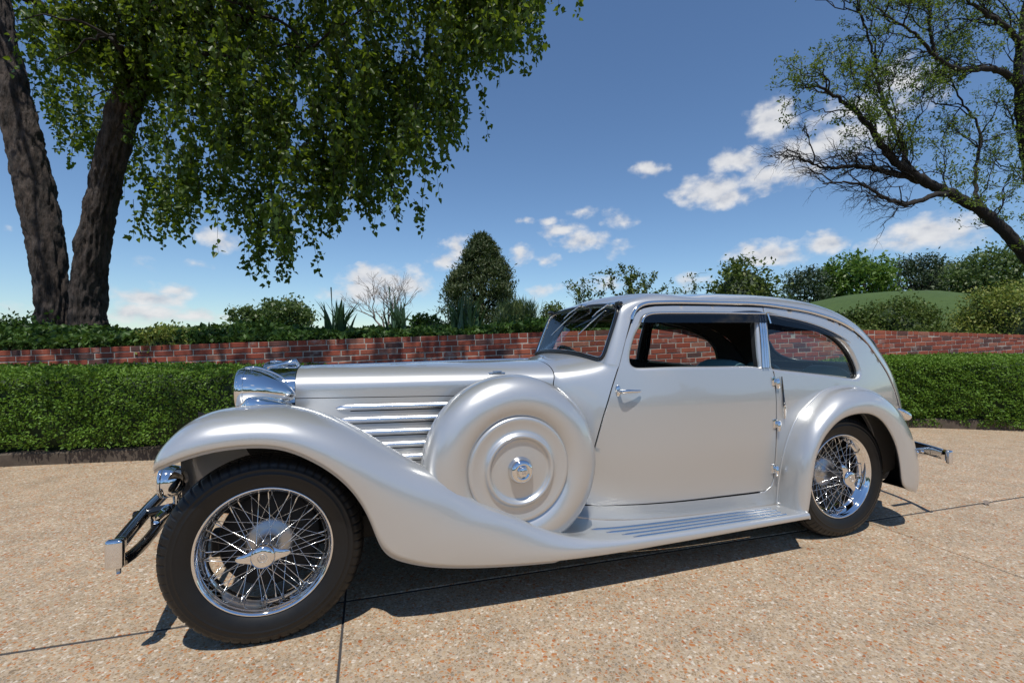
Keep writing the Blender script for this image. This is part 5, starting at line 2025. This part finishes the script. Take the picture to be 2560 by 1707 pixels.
link_obj('branch', fast_mesh('tree_branch', V - TL, Q, 'dark_bark', True), tree_l)
LP = np.vstack(limbs)
lp_, ld_, ln_, ll_ = [], [], [], []
stems = []


def strand(top, length, sp=.029, lsize=.088, out=None, keep=1.0):
    n = max(4, int(length / .09))
    t_ = np.linspace(0, 1, n)
    dr = rng.normal(size=2) * .22
    if out is not None:
        dr = dr + out
    P = np.column_stack([top[0] + dr[0] * np.sqrt(t_) * length * .6, top[1] + dr[1] * np.sqrt(t_) * length * .6, top[2] - length * (t_ ** 1.15)])
    P += np.cumsum(rng.normal(size=P.shape) * .008, axis=0)
    stems.append(tubeq(P, np.linspace(.0045, .0015, n), 3))
    nl = int(length / sp)
    ts = rng.uniform(.03, 1.0, nl)
    B = np.column_stack([np.interp(ts, t_, P[:, i]) for i in range(3)])
    if keep < 1:
        B = B[rng.uniform(size=len(B)) < keep]
    nl = len(B)
    D = rng.normal(size=(nl, 3)) * .75
    D[:, 2] -= .75
    B = B + rng.normal(size=(nl, 3)) * [.035, .035, .012]
    lp_.append(B + unit(D) * .012)
    ld_.append(unit(D))
    Nn = rng.normal(size=(nl, 3)) * .7
    Nn[:, 2] += .8
    ln_.append(unit(Nn))
    ll_.append(rng.uniform(.7, 1.25, nl) * lsize)


n_cl = 330
for k in range(n_cl):                        # hanging sprays, each a bunch of shoots
    X = rng.uniform(-6.1, .5)
    Y = rng.uniform(6.0, 8.4)
    if X < -5.3:
        Y = rng.uniform(7.6, 8.6)
    Xe = X * 7 / Y
    lo = 1.157 + (float(zl(Xe)) - 1.157) * Y / 7
    hi = 7.1
    if lo > hi - .3:
        continue
    bot = lo + (hi - lo) * rng.uniform() ** 1.05
    if X < -4.4 and bot < 4.6 and rng.uniform() < .45:
        continue
    ln0 = rng.uniform(.6, 1.35)
    w_ = rng.uniform(.10, .24)
    for q in range(int(rng.integers(4, 10))):
        ln = ln0 * rng.uniform(.45, 1.05)
        dx, dy = rng.normal(size=2) * w_
        strand((X + dx, Y + dy, bot + ln0 + rng.normal() * .05 - abs(dx) * .4), ln)
for k in range(330):                         # between and left of the stems
    X = rng.uniform(-9.3, -5.4)
    Y = rng.uniform(8.5, 9.6)
    Xe = X * 7 / Y
    lo = 1.157 + (float(zl(Xe)) - 1.157) * Y / 7
    bot = lo + rng.uniform() ** 1.2 * max(7.0 - lo, .1)
    if Xe < -7.1 and bot < 6.4:
        continue
    strand((X, Y, bot + .6), rng.uniform(.3, .8))
for k in range(46):                          # sprays that hide the head of the right-hand stem
    x_, y_ = rng.uniform(60, 420), rng.uniform(-60, 170)
    p = dp(x_, y_ + .15 * abs(x_ - 330), rng.uniform(7.0, 7.5))
    if x_ < 170 and y_ > 60:
        continue
    for q in range(7):
        strand(p + rng.normal(size=3) * [.16, .12, .08] + [0, 0, .3], rng.uniform(.3, .7))
for k in range(700):                         # boughs that reach forward over the drive, above the view
    X = rng.normal() * .75 + rng.choice([-4.3, -3.3, -2.5, -1.6, -.8, -6.2, -7.6, -.1])
    Y = rng.normal() * .45 + rng.choice([2.9, 3.4, 4.2, 5.2])
    bot = 1.4 + .72 * Y + rng.uniform(1.6, 3.2)
    if X > .35 or Y < 2.1:
        continue
    strand((X, Y, max(bot, 5.9) + .5), rng.uniform(.3, .8))
for k in range(8):                           # fresh shoots on the right-hand stem
    p = dp(300 + rng.normal() * 14, 215 + rng.normal() * 8, 7.4)
    strand(p + [0, 0, .1], .18, .02, .07, np.array([.3, -.3]))
V, Q = leaf_pairs(np.vstack(lp_), np.vstack(ld_), np.vstack(ln_), np.concatenate(ll_), np.concatenate(ll_) * .74)
link_obj('crown', fast_mesh('tree_crown', V - TL, Q, 'tree_leaf'), tree_l)
V, Q = joinq(stems)
link_obj('twig', fast_mesh('tree_twig', V - TL, Q, 'dark_bark'), tree_l)


# ---- the thin-leaved leaning tree on the right
tree_r = empty('tree', (10.6, 9.0, 1.1))
tag(tree_r, 'leaning dark tree with sparse feathery leaves and bare twigs at right', 'tree')
TR = np.array([10.6, 9.0, 1.1])
wood = []
fp, fd, fn, fl_ = [], [], [], []


def feather(p, d, n, sp_):
    B = p + rng.normal(size=(n, 3)) * sp_
    fp.append(B)
    D = rng.normal(size=(n, 3)) * .6 + d * .5
    D[:, 2] -= .25
    fd.append(unit(D))
    Nn = rng.normal(size=(n, 3)) * .5
    Nn[:, 2] += 1
    fn.append(unit(Nn))
    fl_.append(rng.uniform(.038, .082, n))


def limb(pts, r0, r1, n=40):
    P = nspline(pts, n)
    P[1:-1] += rng.normal(size=(n - 2, 3)) * .012
    wood.append(tubeq(P, np.linspace(r0, r1, n), 9))
    return P


def sprout(P, count, lo, hi, length, r, leafy, level, bias):
    n = len(P)
    for _ in range(count):
        i = rng.integers(int(lo * n), max(int(hi * n), int(lo * n) + 1))
        T = P[min(i + 1, n - 1)] - P[max(i - 1, 0)]
        T = T / (np.linalg.norm(T) + 1e-6)
        d = T * .75 + np.array(bias) * .55 + rng.normal(size=3) * [.48, .55, .48]
        d /= np.linalg.norm(d)
        L = length * rng.uniform(.5, 1.25)
        P2 = wob(P[i], P[i] + d * L, 9, .14, .06)
        wood.append(tubeq(P2, np.linspace(r, r * .35, 9), 5 if level < 2 else 3))
        if level < 2:
            sprout(P2, 5 if level == 0 else 5, .25, 1.0, length * .52, r * .45, leafy, level + 1, bias)
        if leafy > 0 and level >= 1:
            for q in range(3):
                if rng.uniform() < leafy * .66:
                    feather(P2[rng.integers(3, 9)], d, int(rng.integers(3, 7)), .035)


Yr = 9.0
main = limb([dp(2460, 730, Yr + .2), dp(2410, 655, Yr + .1), dp(2352, 588, Yr), dp(2290, 520, Yr), dp(2215, 465, Yr), dp(2140, 428, Yr)], .125, .085)
a1 = limb([dp(2140, 428, Yr), dp(2085, 395, Yr - .1), dp(2030, 345, Yr - .2), dp(1985, 280, Yr - .3), dp(1930, 235, Yr - .3), dp(1885, 205, Yr - .4), dp(1850, 205, Yr - .4)], .085, .012)
a2 = limb([dp(2140, 428, Yr), dp(2070, 405, Yr), dp(2010, 392, Yr + .1), dp(1950, 385, Yr + .2), dp(1895, 388, Yr + .2), dp(1840, 370, Yr + .2)], .075, .010)
a3 = limb([dp(2180, 448, Yr), dp(2140, 455, Yr - .2), dp(2095, 470, Yr - .4), dp(2050, 468, Yr - .5), dp(2000, 435, Yr - .5), dp(1940, 422, Yr - .5), dp(1890, 425, Yr - .5)], .055, .010)
a4 = limb([dp(2090, 400, Yr), dp(2065, 320, Yr + .3), dp(2030, 240, Yr + .4), dp(2010, 150, Yr + .4), dp(1990, 70, Yr + .4), dp(1960, 10, Yr + .4)], .05, .010)
a5 = limb([dp(2250, 490, Yr), dp(2240, 400, Yr + .5), dp(2250, 310, Yr + .7), dp(2200, 220, Yr + .8), dp(2170, 120, Yr + .8)], .04, .008)
tr2 = limb([dp(2440, 640, Yr + 1.0), dp(2395, 520, Yr + 1.0), dp(2365, 400, Yr + 1), dp(2348, 300, Yr + .9), dp(2340, 200, Yr + .8), dp(2350, 90, Yr + .7), dp(2370, -60, Yr + .6)], .12, .07)
b1 = limb([dp(2342, 205, Yr + .8), dp(2290, 165, Yr + .6), dp(2215, 165, Yr + .4), dp(2150, 135, Yr + .2), dp(2090, 75, Yr), dp(2030, 40, Yr)], .07, .012)
b2 = limb([dp(2348, 110, Yr + .7), dp(2300, 60, Yr + .5), dp(2240, 20, Yr + .4), dp(2180, -40, Yr + .4)], .06, .015)
b3 = limb([dp(2150, 135, Yr + .2), dp(2135, 60, Yr + .2), dp(2140, -10, Yr + .2)], .035, .012)
sprout(a1, 18, .10, 1.0, .85, .016, .95, 0, (-.35, 0, .35))
sprout(a2, 28, .12, 1.0, .85, .014, .0, 0, (-.6, 0, .10))
sprout(a3, 12, .25, 1.0, .85, .013, .0, 0, (-.6, 0, -.1))
sprout(a4, 14, .1, 1.0, 1.0, .016, .9, 0, (-.2, 0, .45))
sprout(a5, 12, .2, 1.0, .9, .014, .9, 0, (.1, 0, .3))
sprout(main, 11, .2, .9, .9, .014, .9, 0, (.2, 0, .5))
sprout(tr2, 13, .2, 1.0, 1.0, .015, .9, 0, (-.3, 0, .2))
sprout(b1, 14, .1, 1.0, 1.0, .016, .95, 0, (-.3, 0, .3))
sprout(b2, 14, .1, 1.0, 1.1, .016, 1.0, 0, (-.2, 0, .1))
sprout(b3, 8, .2, 1.0, .9, .014, .95, 0, (-.2, 0, .3))
for k in range(230):                         # dense upper right of the crown
    p = dp(rng.uniform(2110, 2480), rng.uniform(-90, 130), rng.uniform(8.4, 10.2))
    feather(p, np.array([-.3, 0, .1]), 9, .10)
for k in range(50):
    p = dp(rng.uniform(2200, 2460), rng.uniform(330, 560), rng.uniform(8.6, 10.0))
    feather(p, np.array([-.3, 0, .1]), 8, .09)
V, Q = joinq(wood)
link_obj('trunk', fast_mesh('locust_wood', V - TR, Q, 'dark_bark', True), tree_r)
V, Q = leaf_quads(np.vstack(fp), np.vstack(fd), np.vstack(fn), np.concatenate(fl_), np.concatenate(fl_) * .42, .1)
link_obj('crown', fast_mesh('locust_crown', V - TR, Q, 'locust_leaf'), tree_r)


# ---- trees and shrubs beyond the wall
def crown_pts(n, shape, r):
    if shape == 'cone':
        h = r.uniform(size=n) ** .8
        a = r.uniform(0, 2 * np.pi, n)
        rad = (1 - h ** 2.3) * .94 + .06
        rad = rad * np.sqrt(r.uniform(.35, 1, n)) * (1 + .10 * np.sin(a * 3 + h * 9) + .08 * np.sin(h * 31))
        return np.column_stack([rad * np.cos(a), rad * np.sin(a), h])
    if shape == 'pine':
        lay = r.integers(0, 6, n)
        h = .25 + lay / 6 * .75 + r.normal(size=n) * .03
        a = r.uniform(0, 2 * np.pi, n)
        rad = (1 - (h - .2) ** 2 * .75) * np.sqrt(r.uniform(.2, 1, n)) * (1 + .25 * np.sin(a * 2 + lay * 2.1))
        return np.column_stack([rad * np.cos(a), rad * np.sin(a), h])
    if shape == 'dome':
        d = unit(r.normal(size=(n, 3)))
        P = d * r.uniform(.5, 1.0, n)[:, None] * (1 + .14 * np.sin(d[:, :1] * 6 + 2) * np.cos(d[:, 2:] * 5))
        P[:, 2] = np.abs(P[:, 2])
        return P
    d = unit(r.normal(size=(n, 3)))
    rr = r.uniform(.55, 1.0, n)[:, None]
    P = d * rr
    P = P * (1 + .16 * np.sin(d[:, :1] * 5 + 2) * np.cos(d[:, 2:] * 4 + 1))
    P[:, 2] = P[:, 2] * .5 + .5
    return P


def plant(name, label, cat, cx, Y, y_top, y_bot, half, n_cl, n_leaf, lsize, mat, shape='round', seed=0, trunk=True, group=None, clump=.22, depth=None, bark='dark_bark', aspect=.6, up=.2):
    r = np.random.default_rng(seed + 100)
    top = dp(cx, y_top, Y)
    bot = dp(cx, y_bot, Y)
    gz = float(terrain(np.array(bot[0]), np.array(Y)))
    zb = min(bot[2], gz + (top[2] - gz) * .35) if trunk else bot[2]
    H = top[2] - bot[2]
    hw = half * K_ * Y
    base = np.array([bot[0], Y, gz - .05])
    root = empty(name, tuple(base))
    tag(root, label, cat, group or {'tree': 'background trees beyond the wall', 'shrub': 'shrubs in the bed above the wall'}.get(cat))
    C = crown_pts(n_cl, shape, r) * [hw * .93, (depth or hw) * .93, H * .97]
    C = C + [bot[0], Y, bot[2]]
    parts = []
    for c in C:
        m_ = int(n_leaf * r.uniform(.6, 1.4))
        P = c + r.normal(size=(m_, 3)) * hw * clump * [1, 1, .75]
        D = r.normal(size=(m_, 3))
        D[:, 2] += up
        Nn = r.normal(size=(m_, 3)) * .7
        Nn[:, 2] += .7
        L = r.uniform(.6, 1.3, m_) * lsize
        parts.append(leaf_quads(P, D, Nn, L, L * aspect, .12))
    V, Q = joinq(parts)
    link_obj('crown', fast_mesh(name + '_crown', V - base, Q, mat), root)
    if shape == 'dome':                      # added solid dark filler under the leaves, stops the bush being see-through
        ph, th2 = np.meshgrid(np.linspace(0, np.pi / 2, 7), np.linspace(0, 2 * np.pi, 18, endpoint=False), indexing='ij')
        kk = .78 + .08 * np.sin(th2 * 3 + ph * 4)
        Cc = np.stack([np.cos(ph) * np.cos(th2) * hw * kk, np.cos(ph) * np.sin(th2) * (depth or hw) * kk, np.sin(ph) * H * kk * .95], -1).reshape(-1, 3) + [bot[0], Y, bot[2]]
        link_obj('dark_core', raw_mesh(name + '_core', Cc - base, gfaces(7, 18, False, True), 'dark_core_green'), root)
    if trunk:
        tw = []
        mid = np.array([bot[0], Y, bot[2] + H * .55])
        tw.append(tubeq(wob(base, mid, 12, .04, 0, r), np.linspace(max(.035 * hw * 2, .03), .03 * hw, 12), 8))
        for c in C[:: max(1, len(C) // 14)]:
            a = base + (mid - base) * r.uniform(.35, 1)
            tw.append(tubeq(wob(a, c, 7, .1, .05, r), np.linspace(.018 * hw * 2, .006 * hw, 7), 5))
        V, Q = joinq(tw)
        link_obj('trunk', fast_mesh(name + '_trunk', V - base, Q, bark, True), root)
    return root


plant('conifer', 'tall dark evergreen juniper standing alone behind the irises', 'tree', 1107, 22, 540, 768, 103, 640, 56, .18, 'conifer_leaf', 'cone', 1, clump=.062, aspect=.26, up=1.0)
plant('tree', 'low rounded olive green tree beyond the left part of the bed', 'tree', 665, 30, 686, 760, 62, 90, 46, .24, 'far_leaf', 'round', 2, clump=.16)
plant('tree', 'smaller rounded tree just left of the olive green tree', 'tree', 572, 31, 705, 765, 42, 60, 42, .24, 'far_leaf', 'round', 3, clump=.18)
plant('tree', 'bright green maple behind the grassy mound', 'tree', 1972, 44, 583, 725, 74, 120, 46, .36, 'maple_leaf', 'round', 4, clump=.15)
plant('tree', 'narrow bright green tree at the left of the maple', 'tree', 1912, 45, 598, 730, 30, 60, 40, .34, 'maple_leaf', 'round', 24, clump=.2)
plant('pine_tree', 'dark layered pine left of the bright maple', 'tree', 1850, 42, 612, 735, 55, 110, 40, .34, 'pine_leaf', 'pine', 5, clump=.13, aspect=.3)
plant('pine_tree', 'wide dark pine right of the bright maple', 'tree', 2105, 46, 586, 730, 70, 150, 44, .36, 'pine_leaf', 'pine', 6, clump=.13, aspect=.3)
plant('tree', 'brownish green broad tree between the dark pine and pale tree', 'tree', 2170, 48, 612, 730, 70, 120, 42, .38, 'conifer_leaf', 'round', 7, clump=.16)
plant('tree', 'tall pale green wispy tree at the right edge under the leaning tree', 'tree', 2275, 40, 566, 735, 92, 170, 46, .30, 'far_leaf', 'round', 8, clump=.15)
plant('tree', 'pale tree cut by the right edge of the view', 'tree', 2385, 38, 575, 735, 70, 100, 44, .30, 'far_leaf', 'round', 9, clump=.16)
plant('shrub', 'dense leafy upright shrub rising behind the car roof', 'shrub', 1705, 9.5, 596, 740, 84, 170, 40, .085, 'azalea_leaf', 'dome', 10, clump=.15, aspect=.5, bark='green_twig')
plant('shrub', 'small leafy shrub above the windscreen corner', 'shrub', 1272, 7.6, 690, 765, 33, 60, 34, .055, 'azalea_leaf', 'dome', 11, clump=.18, aspect=.5, bark='green_twig')
plant('shrub', 'spreading green azalea at the foot of the mound above the wall', 'shrub', 2065, 8.6, 692, 768, 84, 240, 56, .055, 'azalea_leaf', 'dome', 12, clump=.13, aspect=.5, bark='green_twig')
plant('shrub', 'yellow-green clipped bush at the right end of the wall', 'shrub', 2318, 8.6, 656, 775, 108, 420, 70, .050, 'bright_shrub_leaf', 'dome', 13, clump=.10, aspect=.55, bark='green_twig')
plant('shrub', 'dark low bush behind the car tail beside the azalea', 'shrub', 1960, 9.2, 712, 775, 45, 110, 44, .06, 'azalea_leaf', 'dome', 15, clump=.16, aspect=.5, bark='green_twig')
plant('ornamental_grass', 'pale yellow-green feathery grass tuft right of the irises', 'grass', 1190, 7.6, 705, 770, 45, 60, 60, .16, 'plume_grass_leaf', 'round', 14, trunk=False, clump=.2, aspect=.06, up=2.5)


# airy shrubs with arching shoots over the car roof
def airy(label, spots, Y, seed, n_leaf=26):
    r = np.random.default_rng(seed)
    c0 = dp(np.mean([s_[0] for s_ in spots]), 770, Y)
    gz = float(terrain(np.array(c0[0]), np.array(Y)))
    base = np.array([c0[0], Y, gz - .03])
    root = empty('shrub', tuple(base))
    tag(root, label, 'shrub', 'shrubs in the bed above the wall')
    tw, lp, ld, lnn, ll = [], [], [], [], []
    for (x, y) in spots:
        tip = dp(x, y, Y + r.normal() * .3)
        P = wob(base + r.normal(size=3) * [.15, .15, 0], tip, 16, .05, .05, r)
        tw.append(tubeq(P, np.linspace(.010, .003, 16), 5))
        for q in range(6):
            i = r.integers(6, 15)
            e_ = P[i] + np.array([r.normal() * .22, r.normal() * .2, abs(r.normal()) * .12])
            P2 = wob(P[i], e_, 6, .1, .05, r)
            tw.append(tubeq(P2, np.linspace(.005, .002, 6), 3))
            for W_ in (P2, P[8:]):
                m_ = n_leaf // 2
                B = W_[r.integers(0, len(W_), m_)] + r.normal(size=(m_, 3)) * .025
                lp.append(B)
                D = r.normal(size=(m_, 3))
                D[:, 2] += .4
                ld.append(unit(D))
                Nn = r.normal(size=(m_, 3)) * .6
                Nn[:, 2] += .8
                lnn.append(unit(Nn))
                ll.append(r.uniform(.045, .075, m_))
    V, Q = joinq(tw)
    link_obj('stem', fast_mesh('airy_stem', V - base, Q, 'green_twig', True), root)
    V, Q = leaf_pairs(np.vstack(lp), np.vstack(ld), np.vstack(lnn), np.concatenate(ll), np.concatenate(ll) * .5)
    link_obj('foliage', fast_mesh('airy_leaves', V - base, Q, 'azalea_leaf'), root)


airy('airy shrub with arching shoots leaning left over the windscreen', [(1312, 650), (1335, 640), (1352, 665), (1385, 668), (1330, 662)], 8.4, 21, 14)
airy('airy shrub with tall leafy shoots above the front of the roof', [(1400, 622), (1425, 613), (1450, 618), (1480, 635), (1505, 632), (1525, 665), (1440, 640), (1470, 655)], 8.8, 22, 34)
airy('few thin shoots between the two shrubs above the roof', [(1590, 632), (1600, 652), (1575, 668), (1548, 665)], 8.8, 23, 10)

# bare pale tree
r_ = np.random.default_rng(55)
Yb = 32
base = dp(885, 745, Yb)
base[2] = float(terrain(np.array(base[0]), np.array(Yb))) - .05
bare = empty('bare_tree', tuple(base))
tag(bare, 'leafless pale twiggy tree on the skyline left of the juniper', 'tree')
tw = []


def bare_br(p, d, L, r0, lev):
    e_ = p + d * L
    P = wob(p, e_, 7, .09, .02, r_)
    tw.append(tubeq(P, np.linspace(r0, r0 * .6, 7), 5 if lev < 2 else 3))
    if lev < 5:
        for _ in range(3 if lev < 4 else 3):
            nd = d * .85 + r_.normal(size=3) * [.48, .40, .34]
            nd[2] += .10
            nd /= np.linalg.norm(nd)
            bare_br(P[-1 if _ else r_.integers(4, 7)], nd, L * r_.uniform(.62, .84), max(r0 * .58, .008), lev + 1)


for dx in (-.5, -.17, .17, .5):
    bare_br(base + [0, 0, .2], unit(np.array([dx, 0.1 * dx, 1.0])), 1.5, .09, 1)
V, Q = joinq(tw)
link_obj('branch', fast_mesh('bare_branch', V - base, Q, 'pale_twig', True), bare)

# irises along the wall head
for k, (x, Y, hgt, n_) in enumerate([(782, 6.15, .57, 50), (916, 6.15, .56, 34), (1065, 6.3, .64, 58)]):
    r = np.random.default_rng(70 + k)
    c = dp(x, 770, Y)
    c[2] = float(terrain(np.array(c[0]), np.array(Y))) + .0
    root = empty('iris_plant', tuple(c))
    tag(root, ['spiky sword-leaved iris clump nearest the big tree', 'loose iris clump with arching leaves in the middle of the three', 'largest iris clump in front of the juniper'][k], 'plant', 'iris clumps along the top of the brick wall')
    blades = []
    for q in range(n_):
        a = r.uniform(0, 2 * np.pi)
        lean = r.uniform(.02, .55)
        h_ = hgt * r.uniform(.55, 1.1)
        t_ = np.linspace(0, 1, 9)
        ox, oy = r.normal(size=2) * .07
        bend = lean * h_ * t_ ** 1.6
        X = ox + np.cos(a) * bend
        Yv = oy + np.sin(a) * bend
        Z = h_ * (t_ - .30 * lean * t_ ** 3)
        w_ = .022 * (1 - t_ ** 2.2) + .001
        sx, sy = -np.sin(a), np.cos(a)
        nn_ = r.uniform(-.6, .6)
        A_ = np.column_stack([X + w_ * (sx + nn_ * np.cos(a)), Yv + w_ * (sy + nn_ * np.sin(a)), Z])
        B_2 = np.column_stack([X - w_ * (sx + nn_ * np.cos(a)), Yv - w_ * (sy + nn_ * np.sin(a)), Z])
        blades.append((np.vstack([A_, B_2]), np.array(gfaces(2, 9))))
    V, Q = joinq(blades)
    link_obj('foliage', fast_mesh('iris_leaves', V, Q, 'iris_leaf', True), root)
    if k != 2:
        link_obj('flower_stalk', fast_mesh('iris_stalk', *tubeq([(-.08, 0, 0), (-.11, 0, hgt * .8), (-.12, 0, hgt * 1.22)], [.006, .005, .009], 5), 'iris_leaf', True), root)

# ground cover that spills over the wall head
n_g = 52000
X = rng.uniform(-10.5, 2.3, n_g)
d = .17 + rng.uniform(size=n_g) ** 1.2 * 2.3
Y = wallY(X) + d
gz = terrain(X, Y)
h_ = (.13 + .10 * (lump(X * .9, d * 1.3) + 1) + .16 * np.clip((d - .2) / .8, 0, 1)) * np.clip(.35 + (1.6 - X) / 1.5, .2, 1.05) * np.clip(.45 + d / .55, 0, 1)
h_ = h_ * np.interp(X, [-3.2, -2.6, -.4, .2], [.52, .30, .30, .45]) + .05 * np.clip((-4.6 - X) / 2, 0, 1)
z = gz + h_ * rng.uniform(size=n_g) ** .45 + .02
Pp = np.column_stack([X, Y, z])
D = rng.normal(size=(n_g, 3))
D[:, 1] -= .5
Nn = rng.normal(size=(n_g, 3)) * .6
Nn[:, 2] += .8
Nn[:, 1] -= .5
sz = rng.uniform(.030, .085, n_g)
V, Q = leaf_pairs(Pp, unit(D), unit(Nn), sz, sz * .75)
tag(link_obj('ground_cover', fast_mesh('ground_cover', V, Q, 'ivy_leaf')), 'leafy ivy ground cover along the top of the wall', 'ground cover', kind='stuff')
n_g = 9000
X = rng.uniform(1.6, 12.0, n_g)
d = .25 + rng.uniform(size=n_g) * 1.6
Y = wallY(X) + d
z = terrain(X, Y) + rng.uniform(size=n_g) ** .6 * np.clip(.04 + .10 * (lump(X * 1.2, d) + .3), .02, .3)
D = rng.normal(size=(n_g, 3))
Nn = rng.normal(size=(n_g, 3)) * .6
Nn[:, 2] += .9
sz = rng.uniform(.025, .05, n_g)
V, Q = leaf_pairs(np.column_stack([X, Y, z]), unit(D), unit(Nn), sz, sz * .7)
tag(link_obj('low_planting', fast_mesh('low_planting', V, Q, 'azalea_leaf')), 'thin low leafy planting on the soil above the wall behind the car', 'ground cover', kind='stuff')
plant('shrub', 'pale yellow-green shrub in the bed just right of the big tree', 'shrub', 390, 5.66, 748, 806, 62, 110, 34, .045, 'bright_shrub_leaf', 'dome', 31, clump=.16, aspect=.55, depth=.3, bark='green_twig')
plant('shrub', 'dark leafy shrub left of the first iris', 'shrub', 600, 6.3, 742, 795, 66, 110, 36, .06, 'ivy_leaf', 'dome', 32, clump=.16, aspect=.6, depth=.35, bark='green_twig')
plant('shrub', 'dark leafy shrub between the second and third iris', 'shrub', 985, 6.9, 722, 775, 45, 60, 34, .06, 'ivy_leaf', 'dome', 33, clump=.16, aspect=.6, depth=.3, bark='green_twig')
plant('shrub', 'light green shrub in front of the feathery grass tuft', 'shrub', 1180, 6.9, 728, 775, 55, 60, 34, .055, 'azalea_leaf', 'dome', 34, clump=.16, aspect=.6, depth=.3, bark='green_twig')
plant('shrub', 'broad leafy shrub at the foot of the big tree by the left edge', 'shrub', 60, 6.4, 722, 800, 110, 110, 32, .065, 'ivy_leaf', 'dome', 35, clump=.14, aspect=.6, depth=.35, bark='green_twig')

# far wood behind the viewer, seen only in the bright metal
r = np.random.default_rng(91)
n_w = 16000
a = r.uniform(R(100), R(260), n_w)
dist = r.uniform(44, 60, n_w)
hh = (6.0 + 2.2 * np.sin(a * 9) + 1.3 * np.sin(a * 23 + 1)) * np.sqrt(r.uniform(size=n_w))
Pp = np.column_stack([np.sin(a) * dist, np.cos(a) * dist, hh])
sz = r.uniform(.7, 1.5, n_w)
V, Q = leaf_quads(Pp, unit(r.normal(size=(n_w, 3))), unit(r.normal(size=(n_w, 3)) + [0, 0, .5]), sz, sz * .7)
tag(link_obj('far_wood', fast_mesh('far_wood', V, Q, 'far_leaf')), 'distant belt of trees across the drive behind the viewer', 'wood', kind='stuff')

# a dry leaf on the drive
d_ = rng.normal(size=(1, 3)) * 0
V, Q = leaf_pairs(np.array([[0., 0, 0]]), np.array([[.6, .4, .35]]), np.array([[0, -.3, 1.]]), np.array([.055]), np.array([.04]))
tag(link_obj('fallen_leaf', fast_mesh('fallen_leaf', V, Q, 'pale_twig'), loc=(3.28, 3.28, .004)), 'small curled brown leaf lying on the drive behind the rear wheel', 'leaf')
